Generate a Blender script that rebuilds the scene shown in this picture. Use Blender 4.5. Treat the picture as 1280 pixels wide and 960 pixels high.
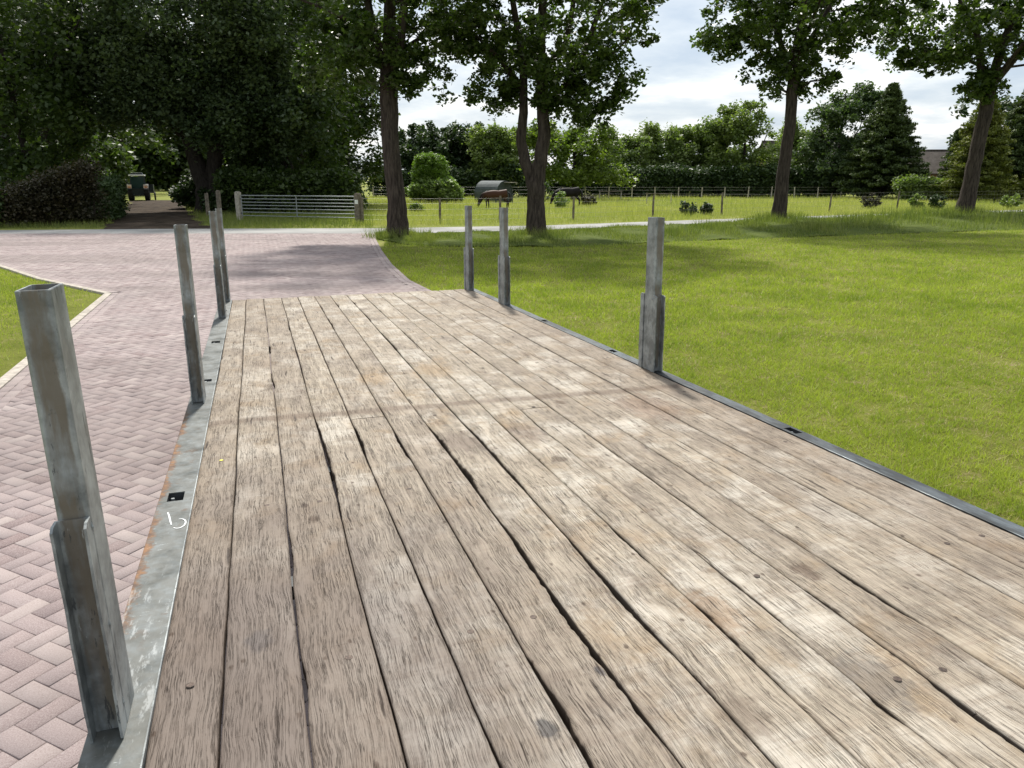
import bpy, math, random
import numpy as np
from mathutils import Vector, Matrix, Quaternion
R = math.radians
scene = bpy.context.scene
for o in list(bpy.data.objects): bpy.data.objects.remove(o)
col = scene.collection

# ------------------------------------------------------------------ camera, light, exposure
F_PX = 950.0
cd = bpy.data.cameras.new("Camera"); cam = bpy.data.objects.new("Camera", cd); col.objects.link(cam)
cd.sensor_width = 36; cd.lens = F_PX/1280*36; cd.clip_start = .05; cd.clip_end = 3000
cam.location = (0, 0, 2.0); cam.rotation_euler = (R(90)-math.atan(260/F_PX), 0, 0)
scene.camera = cam
SUN_EL, SUN_AZ = 52, -8          # azimuth measured clockwise from +Y (the way the camera looks)
sd = bpy.data.lights.new("Sun", 'SUN'); sun = bpy.data.objects.new("Sun", sd); col.objects.link(sun)
sd.energy = 3.9; sd.angle = R(4.5); sd.color = (1, .955, .88)
sv = Vector((math.sin(R(SUN_AZ))*math.cos(R(SUN_EL)), math.cos(R(SUN_AZ))*math.cos(R(SUN_EL)), math.sin(R(SUN_EL))))
sun.rotation_euler = sv.to_track_quat('Z', 'Y').to_euler(); sun.location = (20, 20, 40)
w = bpy.data.worlds.new("World"); scene.world = w; w.use_nodes = True
nt = w.node_tree; nt.nodes.clear()
def wn(t, **k):
    n = nt.nodes.new(t)
    for a, b in k.items(): setattr(n, a, b)
    return n
out = wn('ShaderNodeOutputWorld'); bg = wn('ShaderNodeBackground'); bg2 = wn('ShaderNodeBackground')
sky = wn('ShaderNodeTexSky', sky_type='NISHITA', sun_disc=False, sun_elevation=R(SUN_EL), sun_rotation=R(SUN_AZ), dust_density=2.0)
bg.inputs[1].default_value = .1
nt.links.new(sky.outputs[0], bg.inputs[0])
tc = wn('ShaderNodeTexCoord'); sep = wn('ShaderNodeSeparateXYZ'); nt.links.new(tc.outputs['Generated'], sep.inputs[0])
def wmath(op, a, b):
    m = wn('ShaderNodeMath', operation=op)
    for i, v in enumerate((a, b)):
        if hasattr(v, 'links'): nt.links.new(v, m.inputs[i])
        else: m.inputs[i].default_value = v
    return m.outputs[0]
zz = wmath('ADD', wmath('MAXIMUM', sep.outputs[2], 0), .16)
cb = wn('ShaderNodeCombineXYZ'); nt.links.new(wmath('DIVIDE', sep.outputs[0], zz), cb.inputs[0]); nt.links.new(wmath('DIVIDE', sep.outputs[1], zz), cb.inputs[1])
ns = wn('ShaderNodeTexNoise'); ns.inputs['Scale'].default_value = 1.15; ns.inputs['Detail'].default_value = 8; ns.inputs['Roughness'].default_value = .58
nt.links.new(cb.outputs[0], ns.inputs['Vector'])
cr = wn('ShaderNodeValToRGB'); e = cr.color_ramp.elements
e[0].position = .36; e[0].color = (.48, .57, .68, 1); e[1].position = .58; e[1].color = (1.0, 1.0, 1.0, 1)
m1 = e.new(.46); m1.color = (.62, .69, .76, 1); m2 = e.new(.53); m2.color = (.78, .82, .86, 1)
nt.links.new(ns.outputs[0], cr.inputs[0]); nt.links.new(cr.outputs[0], bg2.inputs[0]); bg2.inputs[1].default_value = .84
mx = wn('ShaderNodeMixShader'); mx.inputs[0].default_value = .82
nt.links.new(bg.outputs[0], mx.inputs[1]); nt.links.new(bg2.outputs[0], mx.inputs[2]); nt.links.new(mx.outputs[0], out.inputs[0])
scene.view_settings.view_transform = 'Standard'; scene.view_settings.look = 'None'
scene.view_settings.exposure = 0.55; scene.view_settings.gamma = 1

# ------------------------------------------------------------------ helpers
def link(o, parent=None):
    col.objects.link(o)
    if parent is not None: o.parent = parent
    return o
def tag(o, label=None, cat=None, group=None, kind=None):
    if label: o['label'] = label
    if cat: o['category'] = cat
    if group: o['group'] = group
    if kind: o['kind'] = kind
    return o
def empty(name, loc, label, cat, group=None, rz=0):
    o = bpy.data.objects.new(name, None); o.location = loc; o.rotation_euler = (0, 0, rz); o.empty_display_size = .2
    return tag(link(o), label, cat, group)
def npmesh(name, V, Fc, mat, parent=None, smooth=False, attr=None):
    V = np.asarray(V, np.float32); Fc = np.asarray(Fc, np.int32); k = Fc.shape[1]
    me = bpy.data.meshes.new(name); me.vertices.add(len(V)); me.vertices.foreach_set('co', V.ravel())
    me.loops.add(Fc.size); me.loops.foreach_set('vertex_index', Fc.ravel())
    me.polygons.add(len(Fc)); me.polygons.foreach_set('loop_start', np.arange(0, Fc.size, k, dtype=np.int32))
    me.polygons.foreach_set('loop_total', np.full(len(Fc), k, np.int32))
    if smooth: me.polygons.foreach_set('use_smooth', np.ones(len(Fc), bool))
    if attr is not None:
        a = me.attributes.new('tone', 'FLOAT', 'FACE'); a.data.foreach_set('value', np.asarray(attr, np.float32))
    me.update(calc_edges=True); me.materials.append(mat)
    return link(bpy.data.objects.new(name, me), parent)
class MB:
    def __init__(s): s.v = []; s.f = []
    def add(s, V, Fs):
        o = len(s.v); s.v += [tuple(v) for v in V]; s.f += [tuple(i+o for i in f) for f in Fs]
    def box(s, a, b, M=None, taper=1):
        x0, y0, z0 = a; x1, y1, z1 = b
        V = [Vector(p) for p in ((x0,y0,z0),(x1,y0,z0),(x1,y1,z0),(x0,y1,z0),(x0,y0,z1),(x1,y0,z1),(x1,y1,z1),(x0,y1,z1))]
        if taper != 1:
            cx, cy = (x0+x1)/2, (y0+y1)/2
            for v in V[4:]: v.x = cx+(v.x-cx)*taper; v.y = cy+(v.y-cy)*taper
        if M: V = [M @ v for v in V]
        s.add(V, ((0,3,2,1),(4,5,6,7),(0,1,5,4),(1,2,6,5),(2,3,7,6),(3,0,4,7)))
    def prism(s, pts, z0, z1, M=None, cap=True):
        n = len(pts); V = [Vector((x, y, z0)) for x, y in pts]+[Vector((x, y, z1)) for x, y in pts]
        if M: V = [M @ v for v in V]
        Fs = [(i, (i+1) % n, n+(i+1) % n, n+i) for i in range(n)]
        if cap: Fs += [tuple(range(n-1, -1, -1)), tuple(range(n, 2*n))]
        s.add(V, Fs)
    def tube(s, pts, rs, n=8, cap=True):
        pts = [Vector(p) for p in pts]
        if not hasattr(rs, '__len__'): rs = [rs]*len(pts)
        V = []; u = None
        for i, p in enumerate(pts):
            d = (pts[min(i+1, len(pts)-1)]-pts[max(i-1, 0)]).normalized()
            if u is None: u = d.orthogonal().normalized()
            u = (u-d*u.dot(d)).normalized(); w_ = d.cross(u)
            for k in range(n):
                a = 2*math.pi*k/n; V.append(p+(u*math.cos(a)+w_*math.sin(a))*rs[i])
        Fs = [(i*n+k, i*n+(k+1) % n, (i+1)*n+(k+1) % n, (i+1)*n+k) for i in range(len(pts)-1) for k in range(n)]
        if cap: Fs += [tuple(range(n-1, -1, -1)), tuple(range((len(pts)-1)*n, len(pts)*n))]
        s.add(V, Fs)
    def lathe(s, prof, M, n=24):      # prof of (radius, height) about local Z
        V = [M @ Vector((r*math.cos(2*math.pi*k/n), r*math.sin(2*math.pi*k/n), h)) for r, h in prof for k in range(n)]
        s.add(V, [(i*n+k, i*n+(k+1) % n, (i+1)*n+(k+1) % n, (i+1)*n+k) for i in range(len(prof)-1) for k in range(n)])
    def build(s, name, mat, parent=None, smooth=False, bevel=0):
        me = bpy.data.meshes.new(name); me.from_pydata([tuple(v) for v in s.v], [], s.f); me.update()
        me.materials.append(mat)
        if smooth: me.polygons.foreach_set('use_smooth', [True]*len(me.polygons))
        o = link(bpy.data.objects.new(name, me), parent)
        if bevel:
            b = o.modifiers.new('bevel', 'BEVEL'); b.width = bevel; b.segments = 2; b.limit_method = 'ANGLE'
        return o
class NM:     # small node-material builder
    def __init__(s, name, rough=.8, spec=.3, metal=0):
        s.m = bpy.data.materials.new(name); s.m.use_nodes = True; s.t = s.m.node_tree
        s.b = s.t.nodes['Principled BSDF']; s.out = s.t.nodes['Material Output']
        s.b.inputs['Roughness'].default_value = rough; s.b.inputs['Specular IOR Level'].default_value = spec; s.b.inputs['Metallic'].default_value = metal
        s.tc = s.n('ShaderNodeTexCoord')
    def n(s, t, **k):
        x = s.t.nodes.new(t)
        for a, b in k.items(): setattr(x, a, b)
        return x
    def set(s, sock, v):
        if hasattr(v, 'links'): s.t.links.new(v, sock)
        else: sock.default_value = v if not (isinstance(v, tuple) and len(v) == 3 and sock.type == 'RGBA') else (*v, 1)
    def math(s, op, a, b=0., clamp=False, c=None):
        m = s.n('ShaderNodeMath', operation=op, use_clamp=clamp); s.set(m.inputs[0], a); s.set(m.inputs[1], b)
        if c is not None: s.set(m.inputs[2], c)
        return m.outputs[0]
    def map(s, scale, off=(0,0,0), src=None, rot=(0,0,0)):
        m = s.n('ShaderNodeMapping'); m.inputs['Scale'].default_value = scale; m.inputs['Rotation'].default_value = rot
        s.set(m.inputs['Location'], off); s.t.links.new(src or s.tc.outputs['Object'], m.inputs['Vector']); return m.outputs[0]
    def noise(s, scale, vec=None, detail=4, rough=.55, w=None, dist=0):
        x = s.n('ShaderNodeTexNoise'); x.inputs['Scale'].default_value = scale; x.inputs['Detail'].default_value = detail; x.inputs['Roughness'].default_value = rough
        x.inputs['Distortion'].default_value = dist
        if w is not None: x.noise_dimensions = '4D'; s.set(x.inputs['W'], w)
        s.t.links.new(vec or s.tc.outputs['Object'], x.inputs['Vector']); return x.outputs[0]
    def ramp(s, f, stops):
        r = s.n('ShaderNodeValToRGB'); s.t.links.new(f, r.inputs[0]); e = r.color_ramp.elements
        while len(e) < len(stops): e.new(.5)
        for el, (p, c) in zip(e, stops): el.position = p; el.color = (*c, 1) if hasattr(c, '__len__') else (c, c, c, 1)
        return r.outputs[0]
    def rng(s, f, a, b, c=0., d=1.):
        m = s.n('ShaderNodeMapRange'); s.set(m.inputs[0], f)
        for i, v in zip((1, 2, 3, 4), (a, b, c, d)): m.inputs[i].default_value = v
        return m.outputs[0]
    def mix(s, fac, a, b, mode='MIX'):
        m = s.n('ShaderNodeMix', data_type='RGBA', blend_type=mode); s.set(m.inputs[0], fac); s.set(m.inputs[6], a); s.set(m.inputs[7], b); return m.outputs[2]
    def bump(s, h, dist, strength=1):
        b = s.n('ShaderNodeBump'); b.inputs['Strength'].default_value = strength; b.inputs['Distance'].default_value = dist
        s.t.links.new(h, b.inputs['Height']); s.t.links.new(b.outputs[0], s.b.inputs['Normal'])
    def color(s, c): s.set(s.b.inputs['Base Color'], c); s.colr = c; return s
    def attr(s, name='tone'):
        a = s.n('ShaderNodeAttribute', attribute_name=name); return a.outputs['Fac']

def plain(name, c, rough=.6, spec=.4, metal=0, var=.25, scale=6):
    m = NM(name, rough, spec, metal); f = m.noise(scale, detail=5)
    m.color(m.mix(m.rng(f, .35, .65), tuple(x*(1-var) for x in c), tuple(x*(1+var) for x in c))); return m.m
def leafmat(name, c0, c1, trans=.35, rough=.45, big=.35):
    m = NM(name, rough, .35); a = m.attr(); f = m.noise(big, detail=3)
    mixf = m.math('ADD', m.math('MULTIPLY', a, .65), m.math('MULTIPLY', m.rng(f, .35, .65), .35), clamp=True)
    c = m.mix(mixf, c0, c1); m.color(c)
    tr = m.n('ShaderNodeBsdfTranslucent'); m.t.links.new(m.mix(.6, c, (.9, 1.0, .25), 'MULTIPLY'), tr.inputs[0])
    g = m.mix(1, c, (1.6, 1.9, .7), 'MULTIPLY'); m.t.links.new(g, tr.inputs[0])
    ms = m.n('ShaderNodeMixShader'); ms.inputs[0].default_value = trans
    m.t.links.new(m.b.outputs[0], ms.inputs[1]); m.t.links.new(tr.outputs[0], ms.inputs[2]); m.t.links.new(ms.outputs[0], m.out.inputs[0])
    return m.m

# deck frame: x = across the deck, y = along it, z = up from the boards
d_ = Vector((-.31394582, .94925688, -.01869197)); l_ = Vector((.94942276, .31400068, 0)).normalized(); n_ = l_.cross(d_).normalized()
O_ = Vector((0, 0, 2))-n_*1.0
DECK = Matrix(((l_.x, d_.x, n_.x, O_.x), (l_.y, d_.y, n_.y, O_.y), (l_.z, d_.z, n_.z, O_.z), (0, 0, 0, 1)))

# ------------------------------------------------------------------ materials
def wood_mat():
    m = NM('weathered_oak', .72, .25)
    oi = m.n('ShaderNodeObjectInfo'); W = m.math('MULTIPLY', oi.outputs['Random'], 37.0)
    wob = m.n('ShaderNodeTexNoise'); wob.inputs['Scale'].default_value = 5; m.t.links.new(m.tc.outputs['Object'], wob.inputs['Vector'])
    wv = m.n('ShaderNodeVectorMath', operation='MULTIPLY_ADD'); m.t.links.new(wob.outputs['Color'], wv.inputs[0]); wv.inputs[1].default_value = (.03, .0, 0); m.t.links.new(m.tc.outputs['Object'], wv.inputs[2])
    src = wv.outputs[0]
    grain = m.noise(1, m.map((300, 2.6, 1), src=src), 4, .7, W)
    grain2 = m.noise(1, m.map((110, 1.1, 1), src=src), 5, .7, W)
    # short dark drying cracks along the grain
    def ridge(sc, w_, lo, hi):
        f = m.noise(1, m.map(sc, src=src), 3, .62, w_); return m.rng(m.math('ABSOLUTE', m.math('SUBTRACT', f, .5)), lo, hi, 1, 0)
    crk = m.math('MAXIMUM', ridge((120, 3.2, 1), W, .002, .013), m.math('MULTIPLY', ridge((230, 5, 1), m.math('ADD', W, 7.), .003, .018), .6))
    crkmask = m.rng(m.noise(1, m.map((30, 6, 1), src=src), 4, .65, W), .36, .56)
    crk = m.math('MULTIPLY', crk, crkmask)
    lng = m.noise(1, m.map((75, 2.2, 1), src=src), 5, .75, m.math('ADD', W, 3.))
    lcr = m.rng(lng, .685, .72)
    blot = m.noise(4.5, detail=6, rough=.65, w=W)
    blot2 = m.noise(1, m.map((6, 3.2, 1)), 8, .74, m.math('ADD', W, 9.))
    saw = m.noise(1, m.map((3, 75, 1)), 3, .6, W)
    base = m.mix(m.rng(grain, .3, .7), (.185, .155, .120), (.475, .405, .31))
    base = m.mix(m.math('MULTIPLY', m.rng(blot2, .48, .66), .70), base, (.120, .095, .076))
    base = m.mix(m.math('MULTIPLY', m.rng(blot, .53, .68), .55), base, (.30, .205, .11))      # ochre patches
    base = m.mix(m.math('MULTIPLY', m.rng(m.noise(3.2, detail=6, rough=.7, w=m.math('ADD', W, 5.)), .49, .62), .62), base, (.58, .535, .46))  # bleached
    base = m.mix(m.math('MULTIPLY', m.rng(saw, .5, .68), .30), base, (.20, .14, .10))
    base = m.mix(m.math('MULTIPLY', m.rng(grain2, .5, .68), .30), base, (.16, .11, .08))
    # greyer, damper boards toward the near left corner of the deck
    sp = m.n('ShaderNodeSeparateXYZ'); m.t.links.new(m.tc.outputs['Object'], sp.inputs[0]); X, Y = sp.outputs[0], sp.outputs[1]
    damp = m.math('MULTIPLY', m.rng(m.math('ADD', X, m.math('MULTIPLY', m.noise(2.2, detail=5), .9)), .40, 1.35, 1, 0),
                  m.rng(m.math('ADD', Y, m.math('MULTIPLY', m.noise(3.1, detail=4), 1.4)), 2.4, 3.9, 1, 0))
    base = m.mix(m.math('MULTIPLY', damp, .90), base, (.115, .093, .086))
    base = m.mix(m.math('MULTIPLY', m.rng(oi.outputs['Random'], .2, 1), .52), base, (.19, .145, .108))
    xs_ = m.noise(1, m.map((5, 130, 1), rot=(0, 0, .06)), 4, .7, W); base = m.mix(m.math('MULTIPLY', m.rng(xs_, .64, .70), .45), base, (.085, .062, .046))
    sc_ = m.noise(1, m.map((90, 7, 1), rot=(0, 0, -.5)), 3, .6, m.math('ADD', W, 2.)); base = m.mix(m.math('MULTIPLY', m.rng(sc_, .70, .73), .5), base, (.09, .066, .05))
    # darker brown strip across the boards
    dy = m.math('ABSOLUTE', m.math('SUBTRACT', m.math('ADD', Y, m.math('MULTIPLY', X, .046)), 3.487))
    band = m.math('MULTIPLY', m.rng(m.math('ADD', dy, m.math('MULTIPLY', m.noise(14, detail=3), .03)), .035, .075, 1, 0), .62)
    base = m.mix(band, base, (.13, .088, .06))
    # spilled spots and knots
    for i, (x, y, r, c) in enumerate([(.45, 1.16, .022, (.05, .05, .055)), (.62, 1.30, .012, (.04, .04, .05)), (1.03, 2.55, .03, (.10, .07, .05)), (-.07, 1.65, .035, (.09, .075, .07)),
                       (.10, 2.3, .018, (.07, .045, .03)), (.075, 2.42, .014, (.06, .04, .03)), (1.33, 3.3, .03, (.09, .055, .035)), (1.16, 1.09, .07, (.13, .12, .11)), (1.33, 1.52, .035, (.10, .065, .045)),
                       (.83, 1.08, .05, (.12, .085, .06)), (-.02, 4.7, .08, (.2, .15, .11)), (1.55, 4.4, .06, (.17, .12, .08)), (.9, 4.2, .12, (.3, .2, .1)), (.72, 2.9, .10, (.15, .11, .085)),
                       (1.02, 2.9, .09, (.16, .115, .09)), (1.7, 3.1, .16, (.22, .145, .10)), (.98, 1.42, .07, (.22, .125, .055)), (.55, 4.1, .10, (.33, .22, .11))]):
        v = m.n('ShaderNodeVectorMath', operation='DISTANCE'); m.t.links.new(m.map((1, .6, 0)), v.inputs[0]); v.inputs[1].default_value = (x, y*.6, 0)
        k = m.rng(m.math('ADD', v.outputs[1], m.math('MULTIPLY', m.math('SUBTRACT', m.noise(28, detail=4, rough=.7), .5), r*1.9)), r*.55, r*1.05, .72 if r < .05 else .5, 0)
        base = m.mix(k, base, c)
    # lens shaped splits along the grain, some boards more than others
    for (sx_, sy_, th_, sel, st_) in ((46, 1.9, .085, .80, .9), (85, 7, .12, .74, .7), (17, 1.0, .065, .74, .92)):
        vs = m.n('ShaderNodeTexVoronoi', voronoi_dimensions='2D'); vs.inputs['Scale'].default_value = 1
        va = m.n('ShaderNodeVectorMath', operation='ADD'); m.t.links.new(m.map((sx_, sy_, .01), src=src), va.inputs[0]); m.t.links.new(W, va.inputs[1]); m.t.links.new(va.outputs[0], vs.inputs['Vector']); cs_ = m.n('ShaderNodeSeparateColor'); m.t.links.new(vs.outputs['Color'], cs_.inputs[0])
        wig = m.math('MULTIPLY', m.math('SUBTRACT', m.noise(1, m.map((160, 30, 1), src=src), 3, .7), .5), th_*1.6)
        dd_ = m.rng(m.math('ADD', vs.outputs['Distance'], wig), th_*.6, th_*1.15, 1, 0)
        base = m.mix(m.math('MULTIPLY', m.math('MULTIPLY', dd_, m.rng(cs_.outputs[0], sel, sel+.03)), st_), base, (.042, .029, .021))
    # scattered small knots and pits
    kn = m.n('ShaderNodeTexVoronoi', voronoi_dimensions='2D'); kn.inputs['Scale'].default_value = 9; m.t.links.new(m.map((1, .55, 0)), kn.inputs['Vector'])
    kk = m.rng(m.math('ADD', kn.outputs['Distance'], m.math('MULTIPLY', m.noise(60, detail=4, rough=.7), .14)), .09, .13, .8, 0)
    kc = m.n('ShaderNodeSeparateColor'); m.t.links.new(kn.outputs['Color'], kc.inputs[0]); km = m.math('MULTIPLY', kk, m.rng(kc.outputs[1], .55, .60))
    base = m.mix(km, base, (.075, .05, .035))
    base = m.mix(m.math('MULTIPLY', crk, .80), base, (.060, .043, .031))
    base = m.mix(m.math('MULTIPLY', lcr, .85), base, (.045, .028, .018))
    # flanks of each board painted dark, as shade inside the gaps
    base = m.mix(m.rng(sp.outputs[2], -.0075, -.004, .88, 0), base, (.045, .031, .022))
    m.color(base)
    h = m.math('SUBTRACT', m.math('ADD', m.math('MULTIPLY', grain, .5), m.math('MULTIPLY', saw, .25)), m.math('ADD', m.math('MULTIPLY', crk, .8), m.math('MULTIPLY', lcr, 1.2)))
    m.bump(h, .0022, .9)
    m.set(m.b.inputs['Roughness'], m.rng(blot, .3, .7, .58, .8))
    return m.m
def galv_mat(name, rust=.0, dirt=.6):
    m = NM(name, .45, .5, .55)
    sp = m.n('ShaderNodeTexVoronoi'); sp.inputs['Scale'].default_value = 42; m.t.links.new(m.tc.outputs['Object'], sp.inputs['Vector'])
    a = m.noise(9, detail=7, rough=.65); b = m.noise(1, m.map((26, 26, 5)), 5, .6); st = m.noise(1, m.map((8, 60, 8)), 4, .6)
    c = m.mix(m.rng(a, .36, .64), (.055, .063, .064), (.30, .325, .335))
    c = m.mix(m.math('MULTIPLY', m.rng(sp.outputs['Distance'], .2, .7), .2), c, (.46, .50, .52))
    c = m.mix(m.math('MULTIPLY', m.rng(b, .38, .56), dirt), c, (.135, .112, .080))
    c = m.mix(m.math('MULTIPLY', m.rng(m.noise(17, detail=6, rough=.7), .62, .68), .6), c, (.06, .065, .07))
    c = m.mix(m.math('MULTIPLY', m.rng(m.noise(1, m.map((70, 9, 14)), 5, .7), .66, .72), .55), c, (.62, .65, .66))
    if not rust:
        s_ = m.n('ShaderNodeSeparateXYZ'); m.t.links.new(m.tc.outputs['Object'], s_.inputs[0])
        ed = m.rng(m.math('ADD', m.math('ABSOLUTE', s_.outputs[0]), m.math('MULTIPLY', m.math('SUBTRACT', m.noise(1, m.map((40, 40, 14)), 5, .7), .5), .022)), .0165, .021)
        c = m.mix(m.math('MULTIPLY', ed, .75), c, m.mix(m.rng(a, .4, .6), (.14, .16, .17), (.38, .41, .41)))  # paler zinc near corners and on side faces; edge highlights put into the colour
        c = m.mix(m.math('MULTIPLY', m.rng(m.noise(1, m.map((60, 60, 12)), 5, .75), .60, .64), .8), c, (.045, .048, .052))
    if rust:
        s_ = m.n('ShaderNodeSeparateXYZ'); m.t.links.new(m.tc.outputs['Object'], s_.inputs[0])
        e = m.rng(m.math('ADD', s_.outputs[0], m.math('MULTIPLY', m.math('SUBTRACT', m.noise(14, detail=6, rough=.75), .5), .14)), -.382, -.362, 1, 0)
        ys = m.math('MULTIPLY', m.rng(s_.outputs[1], 1.6, 1.9), m.rng(s_.outputs[1], 3.5, 3.9, 1, 0))
        c = m.mix(m.math('MULTIPLY', m.math('MULTIPLY', e, ys), .85), c, (.115, .046, .014))
        c = m.mix(m.math('MULTIPLY', m.math('MULTIPLY', m.rng(m.noise(11, detail=5), .62, .68), ys), .8), c, (.13, .052, .015))
        wh = m.math('MULTIPLY', m.rng(m.noise(1, m.map((30, 8, 1), rot=(0, 0, .5)), 5, .7), .55, .63), m.rng(s_.outputs[1], 1.9, 2.2, 1, 0))
        c = m.mix(.62, c, (.050, .056, .048))
        c = m.mix(m.math('MULTIPLY', m.math('MULTIPLY', e, ys), .9), c, m.mix(m.rng(m.noise(30, detail=4), .4, .6), (.07, .03, .012), (.20, .085, .018)))
        scr = m.rng(m.noise(1, m.map((26, 150, 1), rot=(0, 0, .35)), 4, .7), .64, .69)
        c = m.mix(m.math('MULTIPLY', m.math('MULTIPLY', scr, m.rng(m.noise(2.2, detail=3), .45, .55)), .75), c, (.50, .53, .53))
        c = m.mix(m.math('MULTIPLY', wh, .35), c, (.50, .52, .52))
    m.color(c); m.set(m.b.inputs['Roughness'], m.rng(a, .3, .7, .36, .62)); m.set(m.b.inputs['Metallic'], m.rng(b, .42, .62, .45, .1) if not rust else .15)
    m.bump(m.math('ADD', m.math('MULTIPLY', a, .6), m.math('MULTIPLY', st, .25)), .0016, .8)
    return m.m
def brick_mat():
    m = NM('paver_brick', .85, .25); t = m.attr()
    c = m.ramp(t, [(0, (.165, .115, .112)), (.35, (.24, .187, .183)), (.7, (.285, .230, .224)), (1, (.34, .285, .268))])
    c = m.mix(m.math('MULTIPLY', m.rng(m.noise(170, detail=3, rough=.8), .42, .62), .5), c, (.46, .40, .385))
    c = m.mix(m.math('MULTIPLY', m.rng(m.noise(230, detail=2), .58, .66), .5), c, (.16, .11, .10))
    c = m.mix(m.math('MULTIPLY', m.rng(m.noise(.8, detail=5, rough=.6), .45, .7), .4), c, (.225, .195, .19))
    # curved tyre-darkened swathes on the turn in from the road
    sw = m.noise(1, m.map((.09, .5, 1), rot=(0, 0, .35)), 3, .5)
    c = m.mix(m.math('MULTIPLY', m.rng(sw, .50, .60), .38), c, (.165, .135, .125))
    m.color(c); m.bump(m.noise(260, detail=2), .001, .6); return m.m
def grass_sheet(name, c0, c1, soil, soilamt=.3, sc=1.2):
    m = NM(name, .95, .1)
    c = m.mix(m.rng(m.noise(sc, detail=6, rough=.65), .35, .65), c0, c1)
    c = m.mix(m.math('MULTIPLY', m.rng(m.noise(26, detail=5, rough=.7), .4, .65), .45), c, tuple(x*.5 for x in c0))
    c = m.mix(m.math('MULTIPLY', m.rng(m.noise(2.8, detail=7, rough=.75), .56, .66), soilamt), c, soil)
    m.color(c); m.bump(m.noise(60, detail=5, rough=.8), .03, .7); return m.m
def rail_dark():
    m = NM('sky_mottled_rail', .38, .5, .5); a = m.noise(1, m.map((6, 1.6, 6)), 6, .65); b = m.noise(1, m.map((40, 9, 9)), 5, .7)
    c = m.mix(m.rng(a, .42, .58), (.030, .036, .040), (.16, .18, .19)); c = m.mix(m.math('MULTIPLY', m.rng(b, .5, .62), .6), c, (.05, .05, .045)); m.color(c)  # bright and dark stretches paint sky reflections into the rail colour
    m.set(m.b.inputs['Roughness'], m.rng(a, .4, .6, .6, .28)); m.bump(b, .002, .7); return m.m
M = dict(
    rail2=rail_dark(),
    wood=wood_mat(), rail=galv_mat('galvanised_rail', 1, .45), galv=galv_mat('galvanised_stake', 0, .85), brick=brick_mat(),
    steel_dark=plain('dark_frame_steel', (.06, .065, .07), .5, .5, .4),
    rubber=plain('rubber', (.02, .02, .02), .8, .3), rust=plain('rusty_screw', (.065, .046, .036), .6, .4, .4, .5, 200), hole=plain('screw_socket', (.02, .015, .012), .8, .2),
    paint_white=plain('white_paint_mark', (.75, .76, .76), .6, .4, 0, .1, 90), paint_yellow=plain('yellow_paint_dot', (.75, .68, .08), .6, .4),
    kerb=plain('concrete_edging', (.40, .36, .31), .9, .2, 0, .22, 12),
    sand=plain('joint_sand', (.24, .20, .185), .95, .1, 0, .3, 40),
    lawn=grass_sheet('lawn_grass', (.13, .15, .022), (.21, .225, .045), (.27, .21, .12), .9),
    field=grass_sheet('meadow_grass', (.16, .20, .035), (.28, .28, .08), (.26, .21, .11), .5, .35),
    bank=grass_sheet('bank_soil', (.07, .10, .018), (.12, .15, .03), (.09, .07, .04), .5),
    blade=leafmat('lawn_blade', (.105, .16, .012), (.41, .43, .09), .35, .6, .9),
    blade_dry=leafmat('thatch_blade', (.24, .18, .08), (.42, .36, .18), .2, .7),
    tall=leafmat('verge_blade', (.06, .10, .016), (.25, .26, .08), .3, .6, .5),
    meadow=leafmat('meadow_blade', (.17, .22, .035), (.46, .42, .18), .3, .6, .12),
    oak=leafmat('oak_leaf', (.026, .050, .012), (.085, .12, .028), .38, .36, .4),
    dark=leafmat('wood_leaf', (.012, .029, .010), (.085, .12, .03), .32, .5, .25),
    silver=leafmat('ash_leaf', (.022, .042, .020), (.12, .155, .075), .32, .38, .25),
    mid=leafmat('field_tree_leaf', (.075, .12, .035), (.23, .275, .085), .33, .5, .3),
    pale=leafmat('pale_tree_leaf', (.075, .12, .02), (.17, .215, .04), .36, .5, .3),
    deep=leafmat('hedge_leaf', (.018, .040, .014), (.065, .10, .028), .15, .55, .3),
    bushl=leafmat('bush_leaf', (.075, .145, .020), (.20, .285, .045), .3, .5, .5),
    ivy=leafmat('climber_leaf', (.10, .165, .045), (.25, .31, .10), .3, .5, .5),
    brown=leafmat('beech_leaf', (.018, .022, .010), (.062, .046, .024), .2, .6, .5),
    conif=leafmat('conifer_needle', (.022, .045, .014), (.105, .14, .034), .12, .6, .3),
    thuja=leafmat('golden_thuja_leaf', (.05, .075, .014), (.19, .20, .035), .18, .6, .4),
)
def bark_mat(name, a, b):
    m = NM(name, .95, .15); st = m.noise(1, m.map((14, 14, 2.2)), 6, .7)
    m.color(m.mix(m.rng(st, .35, .65), a, b)); m.bump(st, .05, 1); return m.m
M['bark'] = bark_mat('oak_bark', (.022, .017, .014), (.085, .068, .055)); M['bark2'] = bark_mat('dark_bark', (.018, .015, .012), (.055, .046, .038))
def asphalt():
    m = NM('asphalt', .9, .25); c = m.mix(m.rng(m.noise(.6, detail=6), .35, .65), (.25, .25, .24), (.38, .375, .36))
    c = m.mix(m.math('MULTIPLY', m.rng(m.noise(60, detail=3), .5, .62), .3), c, (.12, .12, .12)); m.color(c); return m.m
M['road'] = asphalt()
def dirt():
    m = NM('dirt', .95, .1); m.color(m.mix(m.rng(m.noise(1.3, detail=7, rough=.7), .4, .6), (.030, .022, .016), (.085, .065, .047))); m.bump(m.noise(6, detail=5), .05, 1); return m.m
M['dirt'] = dirt()

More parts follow.
